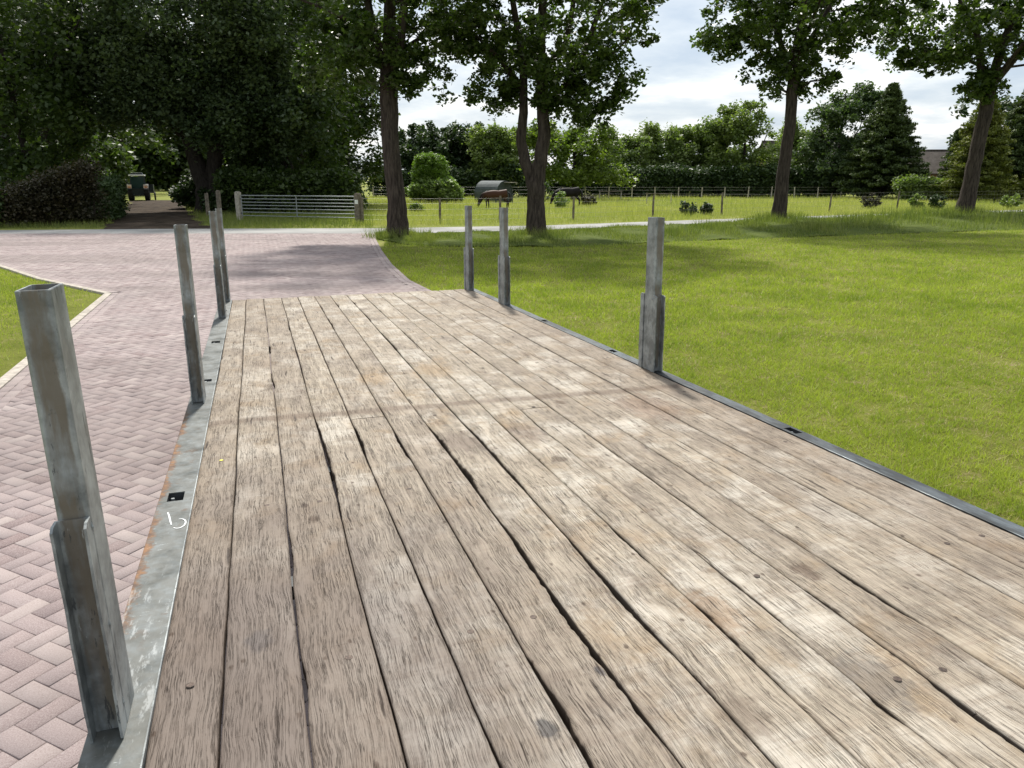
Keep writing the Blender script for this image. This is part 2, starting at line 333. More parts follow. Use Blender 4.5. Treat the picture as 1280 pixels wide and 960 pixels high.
# ------------------------------------------------------------------ ground sheets
def sheet(name, pts, z, mat):
    me = bpy.data.meshes.new(name); me.from_pydata([(x, y, z) for x, y in pts], [], [tuple(range(len(pts)))]); me.materials.append(mat)
    return tag(link(bpy.data.objects.new(name, me)), kind='structure')
sheet('ground', [(-900, -300), (900, -300), (900, 1500), (-900, 1500)], 0, M['field'])
LAT = lambda a, b: (l_.x*a+(-l_.y)*b, l_.y*a+l_.x*b)           # ground point a across, b along the drive
kerb_corner = (-7.06, 13.12)
drive = [LAT(-2.53, -6), kerb_corner, (-9.42, 15.07), (-12.2, 17.86), (-16.5, 22.4), (-24, 27.35), (-4.83, 27.43), (-4.41, 24.98), (-3.54, 20.95), (-2.75, 17.6), (-2.0, 14.9), (-1.2, 12.9), LAT(2.75, 11), LAT(2.75, -6)]
lawn_far = [(-4.2, 25.6), (-3.2, 23.4), (-2.36, 22.66), (1.4, 22.4), (6.74, 24.98), (11.34, 26.68), (19.81, 29.93), (34, 35), (60, 44)]
road_near = [(-70, 24.5), (-17.5, 26.9), (-4.83, 27.43), (-3.0, 28.0), (1.22, 29.6), (7.38, 33.2), (13.57, 36.6), (22.9, 41.2), (40, 48.5), (90, 66)]
road_far = [(-70, 27.2), (-19.2, 29.5), (-13.8, 30.2), (-5.0, 30.6), (1.34, 32.3), (7.92, 36.0), (14.4, 39.4), (23.9, 44.1), (41, 51.6), (90, 69.3)]
sheet('road', road_near+road_far[::-1], .012, M['road'])
sheet('lawn', [LAT(2.75, -6), LAT(2.75, 11), (-1.2, 12.9), (-2.0, 14.9), (-2.75, 17.6), (-3.54, 20.95)]+lawn_far+[(60, -20), (5, -20)], .006, M['lawn'])
sheet('left_lawn', [LAT(-2.53, -6), kerb_corner, (-9.42, 15.07), (-12.2, 17.86), (-16.5, 22.4), (-24, 27.3), (-60, 24.5), (-60, -6)], .006, M['lawn'])
def track_side(P, sgn):
    P = np.array(P); t = np.linspace(0, 1, 60); q = np.stack([np.interp(t, np.linspace(0, 1, len(P)), P[:, 0]), np.interp(t, np.linspace(0, 1, len(P)), P[:, 1])], -1)
    q[1:, 0] += sgn*(.22*np.sin(t[1:]*47)+.18*np.sin(t[1:]*113+1)+.12*np.sin(t[1:]*211)); return [tuple(p) for p in q]
TRK = track_side([(-16.0, 30.0), (-18.6, 36), (-23.2, 46), (-27.6, 56), (-32.6, 67)], 1)+track_side([(-11.7, 30.4), (-15.0, 37), (-19.4, 47), (-23.4, 56), (-28.2, 67)], 1)[::-1]
sheet('dirt_track', TRK, .006, M['dirt'])
sheet('joint_sand', drive, .008, M['sand'])
# verge bank: low mound between lawn and road
def lerp_poly(P, t):
    P = np.array(P); s_ = np.r_[0, np.cumsum(np.hypot(*np.diff(P, axis=0).T))]; s_ /= s_[-1]
    return np.stack([np.interp(t, s_, P[:, 0]), np.interp(t, s_, P[:, 1])], -1)
vn = [(-4.45, 25.3), (-3.4, 23.3), (-2.36, 22.5), (1.4, 22.3), (6.74, 24.9), (11.34, 26.6), (19.81, 29.9), (34, 35), (60, 46)]
vf = [(-4.75, 27.1), (-3.9, 27.5), (-2.6, 27.9), (1.22, 29.35), (7.38, 33.0), (13.57, 36.4), (22.9, 41.0), (40, 48.2), (66, 57.5)]
def verge_pt(u, v):
    a = np.stack([np.interp(u, np.linspace(0, 1, 9), [p[k] for p in vn]) for k in (0, 1)], -1); b = np.stack([np.interp(u, np.linspace(0, 1, 9), [p[k] for p in vf]) for k in (0, 1)], -1)
    p = a+(b-a)*np.asarray(v)[..., None]; z = .02+(.06+.16*np.clip((np.asarray(u)-.3)*2, 0, 1))*np.sin(np.pi*np.clip(v, 0, 1))**.8*np.ones_like(np.asarray(v))
    return np.concatenate([p, z[..., None]], -1)
gu, gv = np.meshgrid(np.linspace(0, 1, 81), np.linspace(0, 1, 9)); gp = verge_pt(gu.ravel(), gv.ravel())
gp[:, 2] += np.sin(gp[:, 0]*3.1)*.02+np.sin(gp[:, 1]*2.3+gp[:, 0])*.02
ii = np.arange(8)[:, None]*81+np.arange(80)[None]; ii = ii.ravel()
tag(npmesh('verge_bank', gp, np.stack([ii, ii+1, ii+82, ii+81], -1), M['bank'], smooth=True), kind='structure')

# ------------------------------------------------------------------ herringbone paving, each brick a bevelled block in one paved surface
def inside(P, poly):
    x, y = P[:, 0], P[:, 1]; c = np.zeros(len(P), bool); n = len(poly)
    for i in range(n):
        x1, y1 = poly[i]; x2, y2 = poly[i-1]
        k = ((y1 > y) != (y2 > y)); c ^= k & (x < (x2-x1)*(y-y1)/((y2-y1) or 1e-9)+x1)
    return c
rs = np.random.RandomState(5)
def bricks(C, ang, L, W, z0, gap, rs):
    """C: Nx2 centres, ang: N angles -> verts, faces, tone"""
    n = len(C); hx, hy = L/2-gap, W/2-gap; b = .0028
    T = np.array([(-hx, -hy, -.03), (hx, -hy, -.03), (hx, hy, -.03), (-hx, hy, -.03), (-hx, -hy, -b), (hx, -hy, -b), (hx, hy, -b), (-hx, hy, -b), (-hx+b, -hy+b, 0), (hx-b, -hy+b, 0), (hx-b, hy-b, 0), (-hx+b, hy-b, 0)])
    V = np.repeat(T[None], n, 0); c, s = np.cos(ang), np.sin(ang)
    V[:, 8:, 2] += V[:, 8:, 0]*rs.normal(0, .010, (n, 1))+V[:, 8:, 1]*rs.normal(0, .012, (n, 1))
    x = V[..., 0]*c[:, None]-V[..., 1]*s[:, None]+C[:, :1]; y = V[..., 0]*s[:, None]+V[..., 1]*c[:, None]+C[:, 1:2]
    z = V[..., 2]+z0+rs.normal(0, .0009, (n, 1))
    fc = np.array([(8, 9, 10, 11), (4, 5, 9, 8), (5, 6, 10, 9), (6, 7, 11, 10), (7, 4, 8, 11), (0, 1, 5, 4), (1, 2, 6, 5), (2, 3, 7, 6), (3, 0, 4, 7)])
    Fc = (fc[None]+np.arange(n)[:, None, None]*12).reshape(-1, 4)
    tone = np.repeat(np.clip(rs.normal(.55, .25, n), 0, 1), 9)
    return np.stack([x, y, z], -1).reshape(-1, 3), Fc, tone
a = .098; pts = []; th0 = math.atan2(l_.y, l_.x)-R(45)
rng_ = range(-330, 330)
I, J = np.meshgrid(np.arange(-300, 300), np.arange(-300, 300), indexing='ij')
k = (I-J) % 4
H = k == 0; Vv = k == 3                 # horizontal brick covers (i,j),(i+1,j); vertical covers (i,j),(i,j+1)
Ch = np.stack([(I[H]+1.0)*a, (J[H]+.5)*a], -1); Cv = np.stack([(I[Vv]+.5)*a, (J[Vv]+1.0)*a], -1)
Cc = np.concatenate([Ch, Cv]); An = np.r_[np.zeros(len(Ch)), np.full(len(Cv), math.pi/2)]
cs, sn = math.cos(th0), math.sin(th0); CW = np.stack([Cc[:, 0]*cs-Cc[:, 1]*sn, Cc[:, 0]*sn+Cc[:, 1]*cs], -1)+np.array((-7, 12))
shr = np.array(drive)
m_ = inside(CW, drive) & (CW[:, 0] > -24.5)
# keep herringbone away from the kerb courses
e0 = np.array(LAT(-2.53, -6)); kc = np.array(kerb_corner); n1 = np.array((l_.x, l_.y)); fl = np.array((-.70, .714)); n2 = np.array((.714, .70))
def pdist(P, Q):
    d = np.full(len(P), 1e9); Q = np.array(Q, float)
    for a_, b_ in zip(Q[:-1], Q[1:]):
        t = np.clip(((P-a_)@(b_-a_))/((b_-a_)@(b_-a_)), 0, 1); d = np.minimum(d, np.linalg.norm(P-(a_+t[:, None]*(b_-a_)), axis=1))
    return d
m_ &= (pdist(CW, [LAT(-2.53, -6), kerb_corner]) > .27) & (pdist(CW, [kerb_corner, (-9.42, 15.07), (-12.2, 17.86), (-16.5, 22.4), (-24, 27.3)]) > .17)
m_ &= pdist(CW, [(-4.83, 27.43), (-4.41, 24.98), (-3.54, 20.95), (-2.75, 17.6), (-2.0, 14.9), (-1.2, 12.9), LAT(2.75, 11)]) > .19
V1, F1, T1 = bricks(CW[m_], An[m_]+th0, 2*a, a, .034, .0013, rs)
# soldier courses along the kerb and the right edge
def course(P, W=.1, L=.2, off=0):
    P = np.array(P); out = []; an = []
    for p, q in zip(P[:-1], P[1:]):
        dd = q-p; ln = np.hypot(*dd); dd /= ln; nn = np.array((dd[1], -dd[0])); n = int(ln/L)
        for i in range(n): out.append(p+dd*(i+.5)*ln/n+nn*off); an.append(math.atan2(dd[1], dd[0]))
    return np.array(out), np.array(an)
Vs, Fs, Ts = [V1], [F1], [T1]
for P, off in (([LAT(-2.53, -6), kerb_corner], .17), ([LAT(-2.53, -6), kerb_corner], .275), ([kerb_corner, (-9.42, 15.07), (-12.2, 17.86), (-16.5, 22.4), (-24, 27.3)], .17),
               ([(-4.83, 27.43), (-4.41, 24.98), (-3.54, 20.95), (-2.75, 17.6), (-2.0, 14.9), (-1.2, 12.9), LAT(2.75, 11)], .05), ([(-4.83, 27.43), (-4.41, 24.98), (-3.54, 20.95), (-2.75, 17.6), (-2.0, 14.9), (-1.2, 12.9), LAT(2.75, 11)], .155)):
    C_, A_ = course(P, off=off); v, f_, t = bricks(C_, A_, .205, .102, .037, .002, rs); Fs.append(f_+sum(len(x) for x in Vs)); Vs.append(v); Ts.append(np.clip(t*.6+.45, 0, 1))
tag(npmesh('driveway', np.concatenate(Vs), np.concatenate(Fs), M['brick'], attr=np.concatenate(Ts)), kind='structure')
mb = MB()
for P in ([LAT(-2.53, -6), kerb_corner], [kerb_corner, (-9.42, 15.07), (-12.2, 17.86), (-16.5, 22.4), (-24, 27.3)]):
    P = [Vector((*p, 0)) for p in P]
    for p, q in zip(P[:-1], P[1:]):
        dd = (q-p); L = dd.length; dd.normalize(); nn = Vector((dd.y, -dd.x, 0)); n = max(1, int(L/1.0))
        for i in range(n):
            A = p+dd*(L*i/n+.003); B = p+dd*(L*(i+1)/n-.003)
            mb.add([A+Vector((0, 0, -.05)), B+Vector((0, 0, -.05)), B+nn*.115+Vector((0, 0, -.05)), A+nn*.115+Vector((0, 0, -.05)), A+Vector((0, 0, .045)), B+Vector((0, 0, .045)), B+nn*.115+Vector((0, 0, .045)), A+nn*.115+Vector((0, 0, .045))],
                   ((0, 3, 2, 1), (4, 5, 6, 7), (0, 1, 5, 4), (1, 2, 6, 5), (2, 3, 7, 6), (3, 0, 4, 7)))
tag(mb.build('kerb', M['kerb'], bevel=.006), kind='structure')

# ------------------------------------------------------------------ trailer deck
tr = bpy.data.objects.new('flatbed_trailer', None); link(tr); tr.matrix_world = DECK
tag(tr, 'long flatbed trailer with weathered oak plank deck and galvanised steel side rails', 'trailer')
bnd = [-.275, -.145, .015, .180, .333, .49, .645, .803, .957, 1.11, 1.262, 1.42, 1.578, 1.737, 1.90, 2.066]
# extra width eaten from the joint: boundary -> (from, to, width, which side: -1 left board, 1 right board)
wear = {1: [(1.2, 1.9, .004, 1)], 2: [(1.35, 1.55, .012, 1), (1.95, 2.25, .012, 1), (4.0, 4.3, .016, 1), (5.0, 5.3, .018, 1)],
        3: [(2.28, 3.45, .020, 1), (4.1, 5.4, .008, 1), (5.8, 6.2, .012, -1)], 4: [(2.86, 3.25, .018, 1), (5.6, 5.75, .008, 1)],
        5: [(2.75, 3.12, .018, -1), (1.0, 1.40, .022, 1), (4.6, 5.2, .006, 1), (5.7, 6.3, .018, 1), (6.6, 7.1, .02, 1)], 6: [(2.2, 3.15, .036, 1), (1.75, 2.2, .014, 1), (1.05, 1.95, .026, -1), (6.9, 7.2, .02, 1)],
        7: [(2.3, 3.15, .022, 1), (1.30, 1.9, .018, -1), (4.7, 5.5, .02, 1), (6.0, 6.4, .014, 1), (7.0, 7.2, .02, 1)], 8: [(1.1, 1.5, .022, 1), (1.7, 1.95, .014, -1), (4.7, 5.6, .014, 1), (6.2, 7, .015, 1)],
        9: [(2.75, 3.2, .012, -1), (1.25, 1.75, .014, 1), (.95, 1.08, .018, -1)], 10: [(1.28, 1.45, .016, 1), (.8, 1.05, .028, -1), (4.5, 4.8, .018, 1), (1.9, 2.4, .008, 1)], 11: [(1.2, 1.55, .020, -1), (3.5, 3.85, .018, 1), (4.2, 4.6, .012, 1), (2.1, 2.5, .008, 1)],
        12: [(2.1, 2.8, .010, 1), (4.6, 5.2, .016, 1)], 13: [(1.7, 2.1, .006, 1)]}
def vnoise(x, seed, f):
    r = np.random.RandomState(seed).rand(4096)*2-1; x = np.asarray(x)*f+500; i = np.floor(x).astype(int); t = x-i; t = t*t*(3-2*t)
    return r[i % 4096]*(1-t)+r[(i+1) % 4096]*t
def edge(i, s, side):          # side: +1 = left edge of the board right of boundary i
    c = bnd[i]+.0042*vnoise(s, 70+i, 1.1)+.001*vnoise(s, 170+i, 7)
    g = .0016+.0008*vnoise(s, 90+i+side, 9)+.0010*np.maximum(0, vnoise(s, 130+i*3+side, 2.1))
    for a_, b_, wd, sd_ in wear.get(i, []):
        if sd_ != side: continue
        t = np.clip((s-a_)/(b_-a_), 0, 1); prof = np.where((s > a_) & (s < b_), np.sin(np.pi*t)**.55, 0)
        g = g+prof*wd*.72*np.maximum(.12, .52+.28*vnoise(s, 300+i, 9)+.16*vnoise(s, 400+i, 33)+.12*vnoise(s, 440+i, 80)) 
    return c+side*np.maximum(g, .0008)
S0, S1 = -2.6, 7.72
joints = {4: [3.36], 9: [3.262], 1: [5.62], 7: [-.5], 12: [-.4], 3: [5.85]}
for i in range(15):
    cuts = sorted([S0]+joints.get(i, [])+[S1+.012*math.sin(i*2.3)])
    for j, (sa, sb) in enumerate(zip(cuts[:-1], cuts[1:])):
        fine = np.arange(max(sa, .5)+.0025, sb-.0025, .012); coarse = np.arange(sa+.0025, min(.5, sb), .06) if sa < .5 else np.array([])
        s = np.r_[coarse, fine, sb-.0025]; n = len(s)
        L = edge(i, s, 1); Rr = edge(i+1, s, -1); Wd = Rr-L
        us = np.array([0, .006, .018, .04, .09, .16]); q = len(us)
        X = []; Z = []
        hgt = .0012*vnoise(s, 500+i, 1.1)+(.0016 if (i*7) % 3 else -.0012)
        lrough = np.maximum(0, np.abs(vnoise(s, 610+i, 40)))*.0022; rrough = np.abs(vnoise(s, 710+i, 40))*.0022
        dl = np.zeros(n); dr = np.zeros(n)
        for a_, b_, wd, sd_ in wear.get(i, []):
            if sd_ == 1: dl += np.where((s > a_) & (s < b_), np.sin(np.pi*np.clip((s-a_)/(b_-a_), 0, 1))*wd*.16, 0)
        for a_, b_, wd, sd_ in wear.get(i+1, []):
            if sd_ == -1: dr += np.where((s > a_) & (s < b_), np.sin(np.pi*np.clip((s-a_)/(b_-a_), 0, 1))*wd*.16, 0)
        colx = [L+.001, L, L+.0025+dl*.3, L+.008+dl*1.2, L+Wd*.3, L+Wd*.5, L+Wd*.7, Rr-.008-dr*1.2, Rr-.0025-dr*.3, Rr, Rr-.001]
        colz = [np.full(n, -.042), hgt-.0045-lrough-dl*.7, hgt-.0012-lrough*.5-dl*.35*(1+vnoise(s, 811, 60)), hgt+0, hgt+.0004, hgt+.0006, hgt+.0004, hgt+0, hgt-.0012-rrough*.5-dr*.35*(1+vnoise(s, 813, 60)), hgt-.0045-rrough-dr*.7, np.full(n, -.042)]
        K = len(colx); V = np.stack([np.stack(colx, 1), np.repeat(s[:, None], K, 1), np.stack(colz, 1)], -1)
        V[0, :, 2] -= .002; V[-1, :, 2] -= .002
        V = V.reshape(-1, 3); r_, c_ = np.meshgrid(np.arange(n-1), np.arange(K-1), indexing='ij'); b0 = (r_*K+c_).ravel()
        Fq = np.stack([b0, b0+1, b0+K+1, b0+K], -1)
        ring = np.arange(K); fm = [(0, 1, 9, 10), (1, 2, 8, 9), (2, 3, 7, 8), (3, 4, 6, 7)]; last = (n-1)*K
        Fe = [tuple(x) for x in fm]+[tuple(last+y for y in x[::-1]) for x in fm]
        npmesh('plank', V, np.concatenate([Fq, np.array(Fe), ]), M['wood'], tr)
# screws: rows where the boards cross the frame
mbs, mbh = MB(), MB()
rr = random.Random(4); cnt = 0
for sy, off in ((1.062, .0), (1.53, .0), (2.45, .02), (3.28, .0), (4.15, 0), (5.0, 0), (5.9, 0), (6.8, 0)):
    for i in range(15):
        if rr.random() < (.25 if sy < 2 else .45): continue
        x = (bnd[i]+bnd[i+1])/2+rr.uniform(-.03, .03); y = sy+rr.uniform(-.012, .012)
        sc = MB(); Mx = Matrix.Translation((x, y, .0015)); r0 = .0052
        sc.lathe([(r0+.0035, .0006), (r0+.002, .0011), (r0, .0008), (r0-.0018, -.0004+.001), (0.0002, .0002+.0006)], Mx, 12)
        o = sc.build('screw', M['rust'], tr, smooth=True)
        hk = MB(); hk.lathe([(.0021, .00085), (.0001, .00095)], Matrix.Translation((x, y, .0013)), 6); hk.build('screw_socket', M['hole'], o)
# rails: left and right, with rope pockets cut through them
def rail(x0, x1, holes, mat):
    mb = MB(); y = S0; t = .006; zt = .002
    out_x = x0 if abs(x0) > abs(x1) and x0 < 0 else x1
    hl = sorted(holes)
    for (ya, yb, xa, xb) in hl+[(S1, S1, 0, 0)]:
        n = max(1, int((ya-y)/.35))
        mb.box((x0, y, zt-t), (x1, ya, zt))
        if yb > ya:
            mb.box((x0, ya, zt-t), (xa, yb, zt)); mb.box((xb, ya, zt-t), (x1, yb, zt))
        y = yb
    # outer web and lower flange of the channel
    if x0 < 0: mb.box((x0, S0, -.13), (x0+t, S1, zt-t-.0005)); mb.box((x0+t, S0, -.13), (x1-.02, S1, -.124))
    else: mb.box((x1-t, S0, -.13), (x1, S1, zt-t-.0005)); mb.box((x0+.02, S0, -.13), (x1-t, S1, -.124))
    o = mb.build('side_rail', mat, tr, bevel=.0015)
    for (ya, yb, xa, xb) in hl:     # dark steel pocket under each slot with its lashing pin
        pk = MB(); pk.box((xa-.004, ya-.004, -.06), (xb+.004, ya-.0005, zt-t-.001)); pk.box((xa-.004, yb+.0005, -.06), (xb+.004, yb+.004, zt-t-.001))
        pk.box((xa-.004, ya-.0005, -.06), (xb+.004, yb+.0005, -.056)); pk.box((xa-.004, ya, -.056), (xa-.0005, yb, zt-t-.001)); pk.box((xb+.0005, ya, -.056), (xb+.004, yb, zt-t-.001))
        p = pk.build('rope_pocket', M['steel_dark'], tr)
        pn = MB(); xm = xa+(xb-xa)*.3; pn.tube([(xm, (ya+yb)/2, -.056), (xm, (ya+yb)/2, -.004)], .006, 8); pn.build('lashing_pin', M['galv'], p)
    return o
rail(-.385, -.277, [(2.60, 2.68, -.358, -.308), (4.33, 4.39, -.345, -.30), (5.48, 5.56, -.355, -.30), (7.0, 7.06, -.345, -.30), (.5, .58, -.358, -.308)], M['rail'])
rail(2.069, 2.135, [(2.52, 2.60, 2.085, 2.12), (4.28, 4.36, 2.085, 2.12), (5.52, 5.60, 2.085, 2.12), (.7, .78, 2.085, 2.12)], M['rail2'])
lip = MB(); lip.box((-.2765, S0, -.03), (-.2735, S1, .0065)); lip.build('rail_lip', M['galv'], tr)
# chalky paint figure on the left rail
def curve_strip(pts, wd, z):
    mb = MB(); P = [Vector((x, y, z)) for x, y in pts]; V = []
    for i, p in enumerate(P):
        t = (P[min(i+1, len(P)-1)]-P[max(i-1, 0)]).normalized(); nn = Vector((-t.y, t.x, 0)); ww = wd*(.6+.4*math.sin(math.pi*(i+.5)/len(P)))/2
        V += [p+nn*ww, p-nn*ww]
    mb.add(V, [(2*i, 2*i+2, 2*i+3, 2*i+1) for i in range(len(P)-1)]); return mb
curl = [(-.331+.004*t, 2.455-.012*t) for t in range(4)]+[(-.303+.017*math.cos(a_), 2.395+.03*math.sin(a_)) for a_ in [R(110-12*k_) for k_ in range(20)]]
curve_strip([(-.303+.019*math.cos(R(100-13*k_)), 2.398+.036*math.sin(R(100-13*k_))) for k_ in range(19)], .0045, .0035).build('paint_mark', M['paint_white'], tr)
curve_strip([(-.345+.004*k_, 2.50-.020*k_+.004*math.sin(k_)) for k_ in range(6)], .005, .0035).build('paint_mark', M['paint_white'], tr)
mb = MB(); mb.lathe([(.007, .0026), (.0001, .003)], Matrix.Translation((-.2, 2.97, 0)), 12); mb.build('paint_dot', M['paint_yellow'], tr)
# frame under the boards, axles and wheels
fr = MB()
for x in (.35, 1.45): fr.box((x-.04, S0, -.30), (x+.04, S1-.05, -.085))
for yy in np.arange(S0+.3, S1, .86): fr.box((-.37, yy-.03, -.0845), (2.12, yy+.03, -.0445))
fr.box((-.384, S1, -.16), (2.134, S1+.008, -.006))
fr.build('chassis', M['steel_dark'], tr)
for yy in (-.1, 1.1):
    ax = MB(); ax.tube([(-.1, yy, -.55), (1.9, yy, -.55)], .05, 10); ax.box((.32, yy-.05, -.52), (.38, yy+.05, -.30)); ax.box((1.42, yy-.05, -.52), (1.48, yy+.05, -.30)); ax.build('axle', M['steel_dark'], tr)
    for x in (-.03, 1.83):
        Mx = Matrix.Translation((x, yy, -.55)) @ Matrix.Rotation(R(90), 4, 'Y')
        ty = MB(); ty.lathe([(.24, -.1), (.36, -.12), (.415, -.09), (.42, 0), (.415, .09), (.36, .12), (.24, .1)], Mx, 32); wh = ty.build('wheel', M['rubber'], tr, smooth=True)
        rm = MB(); rm.lathe([(.24, -.1), (.2, -.06), (.09, -.03), (.06, -.08), (.0, -.085)], Mx, 24); rm.lathe([(.24, .1), (.2, .06), (.09, .03), (.06, .08), (.0, .085)], Mx, 24); rm.build('rim', M['galv'], wh, smooth=True)

# ------------------------------------------------------------------ stakes
def stake(l, s, label, hh=.85, lean=(0, 0), ch=.43, both=True, rz=0.):
    t = bpy.data.objects.new('stake_post', None); link(t); t.matrix_world = DECK @ Matrix.Translation((l, s, .003)) @ Matrix.Rotation(lean[0], 4, 'Y') @ Matrix.Rotation(lean[1], 4, 'X') @ Matrix.Rotation(rz, 4, 'Z')
    tag(t, label, 'stake post', 'steel stake posts standing in the trailer side rails')
    a, b, th = .0268, .050, .005
    mb = MB()
    ro = .006
    def ring(hx, hy, r): return [(sx*(hx-r)+r*math.cos(R(q)), sy*(hy-r)+r*math.sin(R(q))) for sx, sy, q0 in ((1, 1, 0), (-1, 1, 90), (-1, -1, 180), (1, -1, 270)) for q in (q0, q0+30, q0+60, q0+90)]
    o_ = ring(a, b, ro); i_ = ring(a-th, b-th, .003); n = len(o_)
    V = [(*p, 0) for p in o_]+[(*p, hh-.0015) for p in o_]+[(p[0]*.965, p[1]*.982, hh) for p in o_]+[(*p, hh) for p in i_]+[(*p, 0.02) for p in i_]
    Fs = [(q*n+k, q*n+(k+1) % n, (q+1)*n+(k+1) % n, (q+1)*n+k) for q in range(4) for k in range(n)]
    mb.add(V, Fs); mb.build('square_tube', M['galv'], t)
    rg = random.Random(int(s*100+l*10))
    for sg in ((-1, 1) if both else (-1,)):
        c = MB(); t2 = .0048; dp = .042; hw = .0285
        # C section: web against the tube, two flanges pointing away; slightly ragged flame-cut edges
        ns = 22
        prof = lambda z, k: [(-hw, sg*(b+.0015)), (-hw, sg*(b+dp+.002*math.sin(z*19+k)+.0016*math.sin(z*47+2*k))), (-hw+t2, sg*(b+dp+.002*math.sin(z*19+k)+.0016*math.sin(z*47+2*k))), (-hw+t2, sg*(b+t2+.0015)),
                             (hw-t2, sg*(b+t2+.0015)), (hw-t2, sg*(b+dp+.0015*math.sin(z*23+2+k))), (hw, sg*(b+dp+.0015*math.sin(z*23+2+k))), (hw, sg*(b+.0015))]
        V = []; zs = [(ch-.007)*i/(ns-1) for i in range(ns)]+[ch]; kk = rg.uniform(0, 6)
        for iz, z in enumerate(zs):
            p = prof(z, kk)
            if iz >= ns-1:      # rounded top corners of the flanges
                cut = .70 if iz == ns else 1.0
                p = [(x, sg*b+(y-sg*b)*(cut if abs(y) > b+t2*1.5 else 1)) for x, y in p]
            V += [(x-.002, y, z) for x, y in p]
        Fs = [(i*8+k, i*8+(k+1) % 8, (i+1)*8+(k+1) % 8, (i+1)*8+k) for i in range(ns) for k in range(8)]
        e0 = ns*8
        for base_ in (0, e0): Fs += [(base_, base_+1, base_+2, base_+3), (base_, base_+3, base_+4, base_+7), (base_+4, base_+5, base_+6, base_+7)]
        c.add(V, Fs)
        for z in (.05, ch*.5, ch-.02):
            for sx in (-1, 1):
                c.tube([(sx*(hw-.001)-.002, sg*(b+.001), z-.012), (sx*(hw+.0005)-.002, sg*(b+.0022), z), (sx*(hw-.001)-.002, sg*(b+.001), z+.012)], [.0012, .0032, .0012], 6)
        c.build('channel_stiffener', M['galv'], t)
    return t
stake(-.343, 1.487, 'nearest galvanised steel stake on the left rail, its open square top close to the camera', ch=.435, both=False, hh=.842, lean=(R(-1.1), 0))
stake(-.336, 3.955, 'second steel stake from the camera on the left rail, brown dirt down its face', both=False)
stake(-.319, 6.66, 'third steel stake on the left rail, pale bluish zinc patch on its upper half', both=False)
stake(-.315, 7.69, 'far left corner steel stake, standing just behind another stake')
stake(2.084, 3.79, 'nearest steel stake on the right rail, alone in front of the sunny lawn')
stake(2.088, 6.55, 'middle steel stake of the three on the right rail, in front of the forked oak')
stake(2.052, 7.64, 'far right corner steel stake on the trailer, farthest along the right rail', lean=(R(.5), 0))

# ------------------------------------------------------------------ grass
def blades(name, P, h, wd, mat, rs, lean=.5, z=None, attr=None):
    n = len(P); an = rs.rand(n)*2*math.pi; t = rs.rand(n)*2*math.pi; ln = np.abs(rs.normal(0, lean, n))*h
    b0 = np.stack([P[:, 0]-np.cos(an)*wd/2, P[:, 1]-np.sin(an)*wd/2, P[:, 2]], -1); b1 = np.stack([P[:, 0]+np.cos(an)*wd/2, P[:, 1]+np.sin(an)*wd/2, P[:, 2]], -1)
    tp = np.stack([P[:, 0]+np.cos(t)*ln, P[:, 1]+np.sin(t)*ln, P[:, 2]+h], -1)
    V = np.stack([b0, b1, tp], 1).reshape(-1, 3); Fc = np.arange(3*n).reshape(-1, 3)
    return tag(npmesh(name, V, Fc, mat, attr=rs.rand(n) if attr is None else attr), kind='stuff')
rs = np.random.RandomState(11)
lawn_poly = [LAT(2.75, -6), LAT(2.75, 11), (-1.2, 12.9), (-2.0, 14.9), (-2.75, 17.6), (-3.54, 20.95)]+lawn_far+[(60, -20), (5, -20)]
def polar(n, d0, d1, p0, p1, pw=0):
    D = d0*(d1/d0)**(rs.rand(n)); px = rs.uniform(p0, p1, n); return np.stack([(px-640)/F_PX*D, D, np.full(n, .004)], -1), D
P, D = polar(420000, 3.2, 30, 440, 1500); k = inside(P[:, :2], lawn_poly)
pn = np.sin(P[:, 0]*2.1+np.sin(P[:, 1]*1.7)*1.3)*np.sin(P[:, 1]*1.9+P[:, 0]*.6)
k &= rs.rand(len(P)) > .35*(pn > .55)
P, D = P[k], D[k]; n = len(P)
def fbm(P, f, seed):
    r = np.zeros(len(P)); a_ = 1; tot = 0
    G_ = np.random.RandomState(seed).rand(256, 256)
    for o_ in range(4):
        x = P[:, 0]*f+17.3*o_+300; y = P[:, 1]*f+9.1*o_+300; i = np.floor(x).astype(int); j = np.floor(y).astype(int); u_ = x-i; v_ = y-j; u_ = u_*u_*(3-2*u_); v_ = v_*v_*(3-2*v_)
        g = lambda p, q: G_[p % 256, q % 256]
        r += a_*((g(i, j)*(1-u_)+g(i+1, j)*u_)*(1-v_)+(g(i, j+1)*(1-u_)+g(i+1, j+1)*u_)*v_); tot += a_; a_ *= .6; f *= 2.1
    return r/tot
f1 = fbm(P, 1.1, 3); f2 = fbm(P, 7, 4)
kk = rs.rand(n) < np.clip(1.15-1.9*np.clip(f1*.5+f2*.5-.50, 0, 1)*4, .15, 1)
P, D, f1, f2 = P[kk], D[kk], f1[kk], f2[kk]; n = len(P); k = slice(None)
o = blades('lawn_grass', P, rs.uniform(.015, .052, n)*(1.7-1.3*f2)*np.clip(D/8, 1, 1.6), np.clip(.0052*np.clip(D/5, 1, 6), 0, .016), M['blade'], rs, .8, attr=np.clip(rs.rand(n)*.55+(f2-.25)*.9*.6+(f1-.35)*.7, 0, 1)); tag(o, 'short sunny green lawn right of the trailer', 'grass')
P, D = polar(80000, 3.2, 22, 440, 1500); k = inside(P[:, :2], lawn_poly); P, D = P[k], D[k]; n = len(P)
tag(blades('lawn_thatch', P, rs.uniform(.012, .034, n), .0050*np.clip(D/5, 1, 5), M['blade_dry'], rs, 1.8), 'dry straw coloured blades scattered in the right lawn', 'dry grass')
